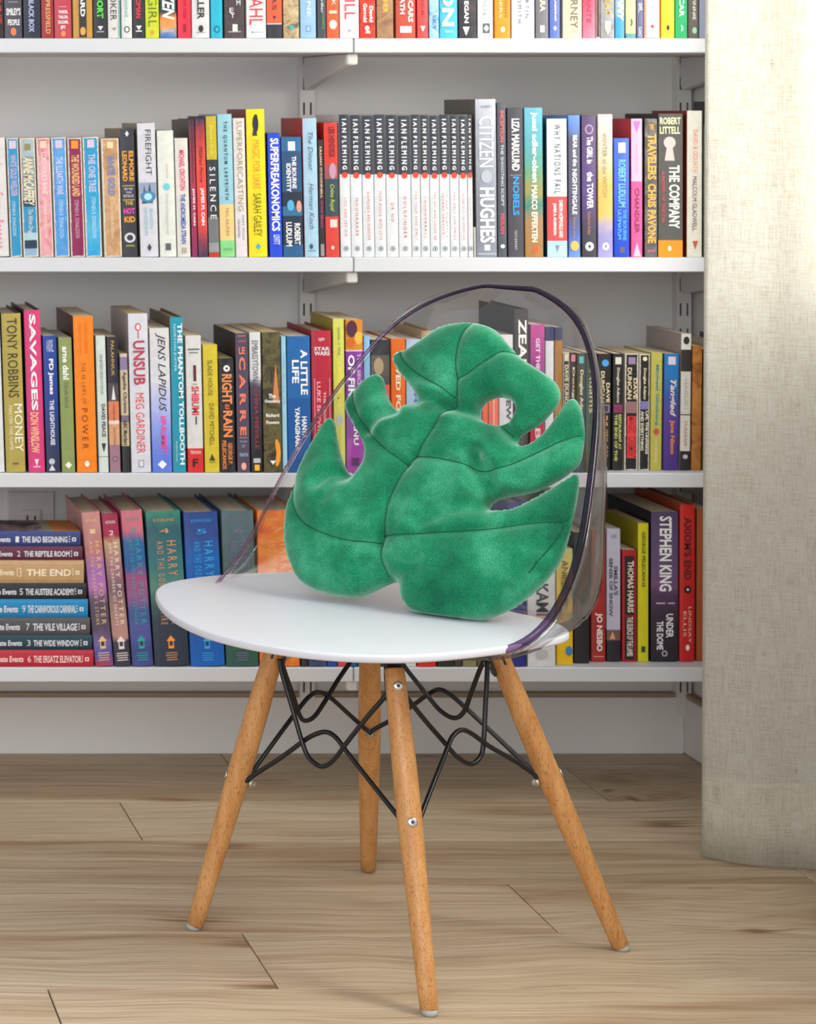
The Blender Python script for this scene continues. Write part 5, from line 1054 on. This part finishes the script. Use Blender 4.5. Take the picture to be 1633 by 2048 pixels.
# ------------------------------------------------------------------ curtain
def linen_mat(name, trans, base):
    m = bpy.data.materials.new(name); m.use_nodes = True; nt = m.node_tree; nt.nodes.clear()
    out = N(nt, 'ShaderNodeOutputMaterial'); df = N(nt, 'ShaderNodeBsdfDiffuse'); tl = N(nt, 'ShaderNodeBsdfTranslucent')
    uv = N(nt, 'ShaderNodeTexCoord')
    def slub(sc, det=3.0):
        mp = N(nt, 'ShaderNodeMapping'); mp.inputs['Scale'].default_value = sc; L(nt, uv.outputs['UV'], mp.inputs[0])
        n = N(nt, 'ShaderNodeTexNoise', Scale=1.0, Detail=det, Roughness=0.65); L(nt, mp.outputs[0], n.inputs['Vector']); return n
    a = slub((520, 26, 1)); b_ = slub((30, 620, 1)); a2 = slub((900, 120, 1), 1.0); b2 = slub((120, 900, 1), 1.0)
    s1 = N(nt, 'ShaderNodeMath', operation='ADD'); L(nt, a.outputs['Fac'], s1.inputs[0]); L(nt, b_.outputs['Fac'], s1.inputs[1])
    s2 = N(nt, 'ShaderNodeMath', operation='ADD'); L(nt, a2.outputs['Fac'], s2.inputs[0]); L(nt, b2.outputs['Fac'], s2.inputs[1])
    s3 = N(nt, 'ShaderNodeMath', operation='MULTIPLY_ADD'); s3.inputs[1].default_value = 0.45; L(nt, s2.outputs[0], s3.inputs[0]); L(nt, s1.outputs[0], s3.inputs[2])
    hf = N(nt, 'ShaderNodeMath', operation='MULTIPLY'); hf.inputs[1].default_value = 0.5; L(nt, s3.outputs[0], hf.inputs[0])
    r = ramp(nt, [(0.47, lin('bcb298')), (0.60, lin('e6e1d4')), (0.78, lin(base))]); L(nt, hf.outputs[0], r.inputs[0])
    L(nt, r.outputs[0], df.inputs[0]); L(nt, r.outputs[0], tl.inputs[0])
    mx = N(nt, 'ShaderNodeMixShader'); mx.inputs[0].default_value = trans; L(nt, df.outputs[0], mx.inputs[1]); L(nt, tl.outputs[0], mx.inputs[2])
    bu = N(nt, 'ShaderNodeBump', Strength=0.3, Distance=0.0006); L(nt, hf.outputs[0], bu.inputs['Height']); L(nt, bu.outputs[0], df.inputs['Normal'])
    L(nt, mx.outputs[0], out.inputs[0]); return m
path = catmull([Vector(p) for p in [(1.385,3.272,0),(1.415,3.246,0),(1.452,3.226,0),(1.49,3.216,0),(1.52,3.200,0),(1.548,3.165,0),(1.552,3.115,0),(1.525,3.06,0),(1.500,3.00,0),(1.525,2.95,0),(1.555,2.90,0),(1.54,2.84,0),(1.505,2.79,0),(1.53,2.74,0),(1.556,2.69,0),(1.53,2.63,0),(1.505,2.58,0)]], 6)
def cloth(name, z0, z1, off, mat, parent, nz=40):
    v = []; f = []; uvs = []; arc = [0.0]
    for i in range(1, len(path)): arc.append(arc[-1] + (path[i] - path[i-1]).length)
    n = len(path)
    for j in range(nz + 1):
        z = z0 + (z1 - z0) * j / nz
        for i, p in enumerate(path):
            a = path[min(i+1, n-1)] - path[max(i-1, 0)]; nr = Vector((a.y, -a.x, 0)).normalized()
            w_ = 0.004 * math.sin(z * 5.1 + arc[i] * 31) + 0.0025 * math.sin(z * 11 - arc[i] * 17)
            q = p + nr * (w_ * min(1, arc[i] * 14) - off) + Vector((0.0042 * (z - 0.3), 0, 0))
            v.append((q.x, q.y, z)); uvs.append((arc[i], z))
    for j in range(nz):
        for i in range(n - 1):
            a = j*n + i; f.append((a, a+1, a+n+1, a+n))
    o = mesh_obj(name, v, f, mat, parent, smooth=True)
    ul = o.data.uv_layers.new(name='uv')
    for lp in o.data.loops: ul.data[lp.index].uv = uvs[lp.vertex_index]
    return o
cur = empty('linen_curtain', (1.45, 3.2, 2.3), 'natural linen curtain hanging to the floor at the right end of the shelves', 'curtain')
c1 = cloth('curtain_panel', 0.004, 2.3, 0, linen_mat('linen', 0.78, 'f8f6f1'), cur); c1.location = -Vector(cur.location)
c1_s = c1.modifiers.new('t', 'SOLIDIFY'); c1_s.thickness = 0.0006
c2_ = cloth('hem', 0.0045, 0.118, 0.0022, linen_mat('linen_hem', 0.45, 'ece6da'), cur, 8); c2_.location = -Vector(cur.location)
rod = tube('curtain_rod', [(1.53, 0.6, 2.32), (1.53, 3.45, 2.32)], 0.012, flat('3a3634', 0.4), None, 14); tag(rod, 'dark curtain rod above the window', 'curtain rod')
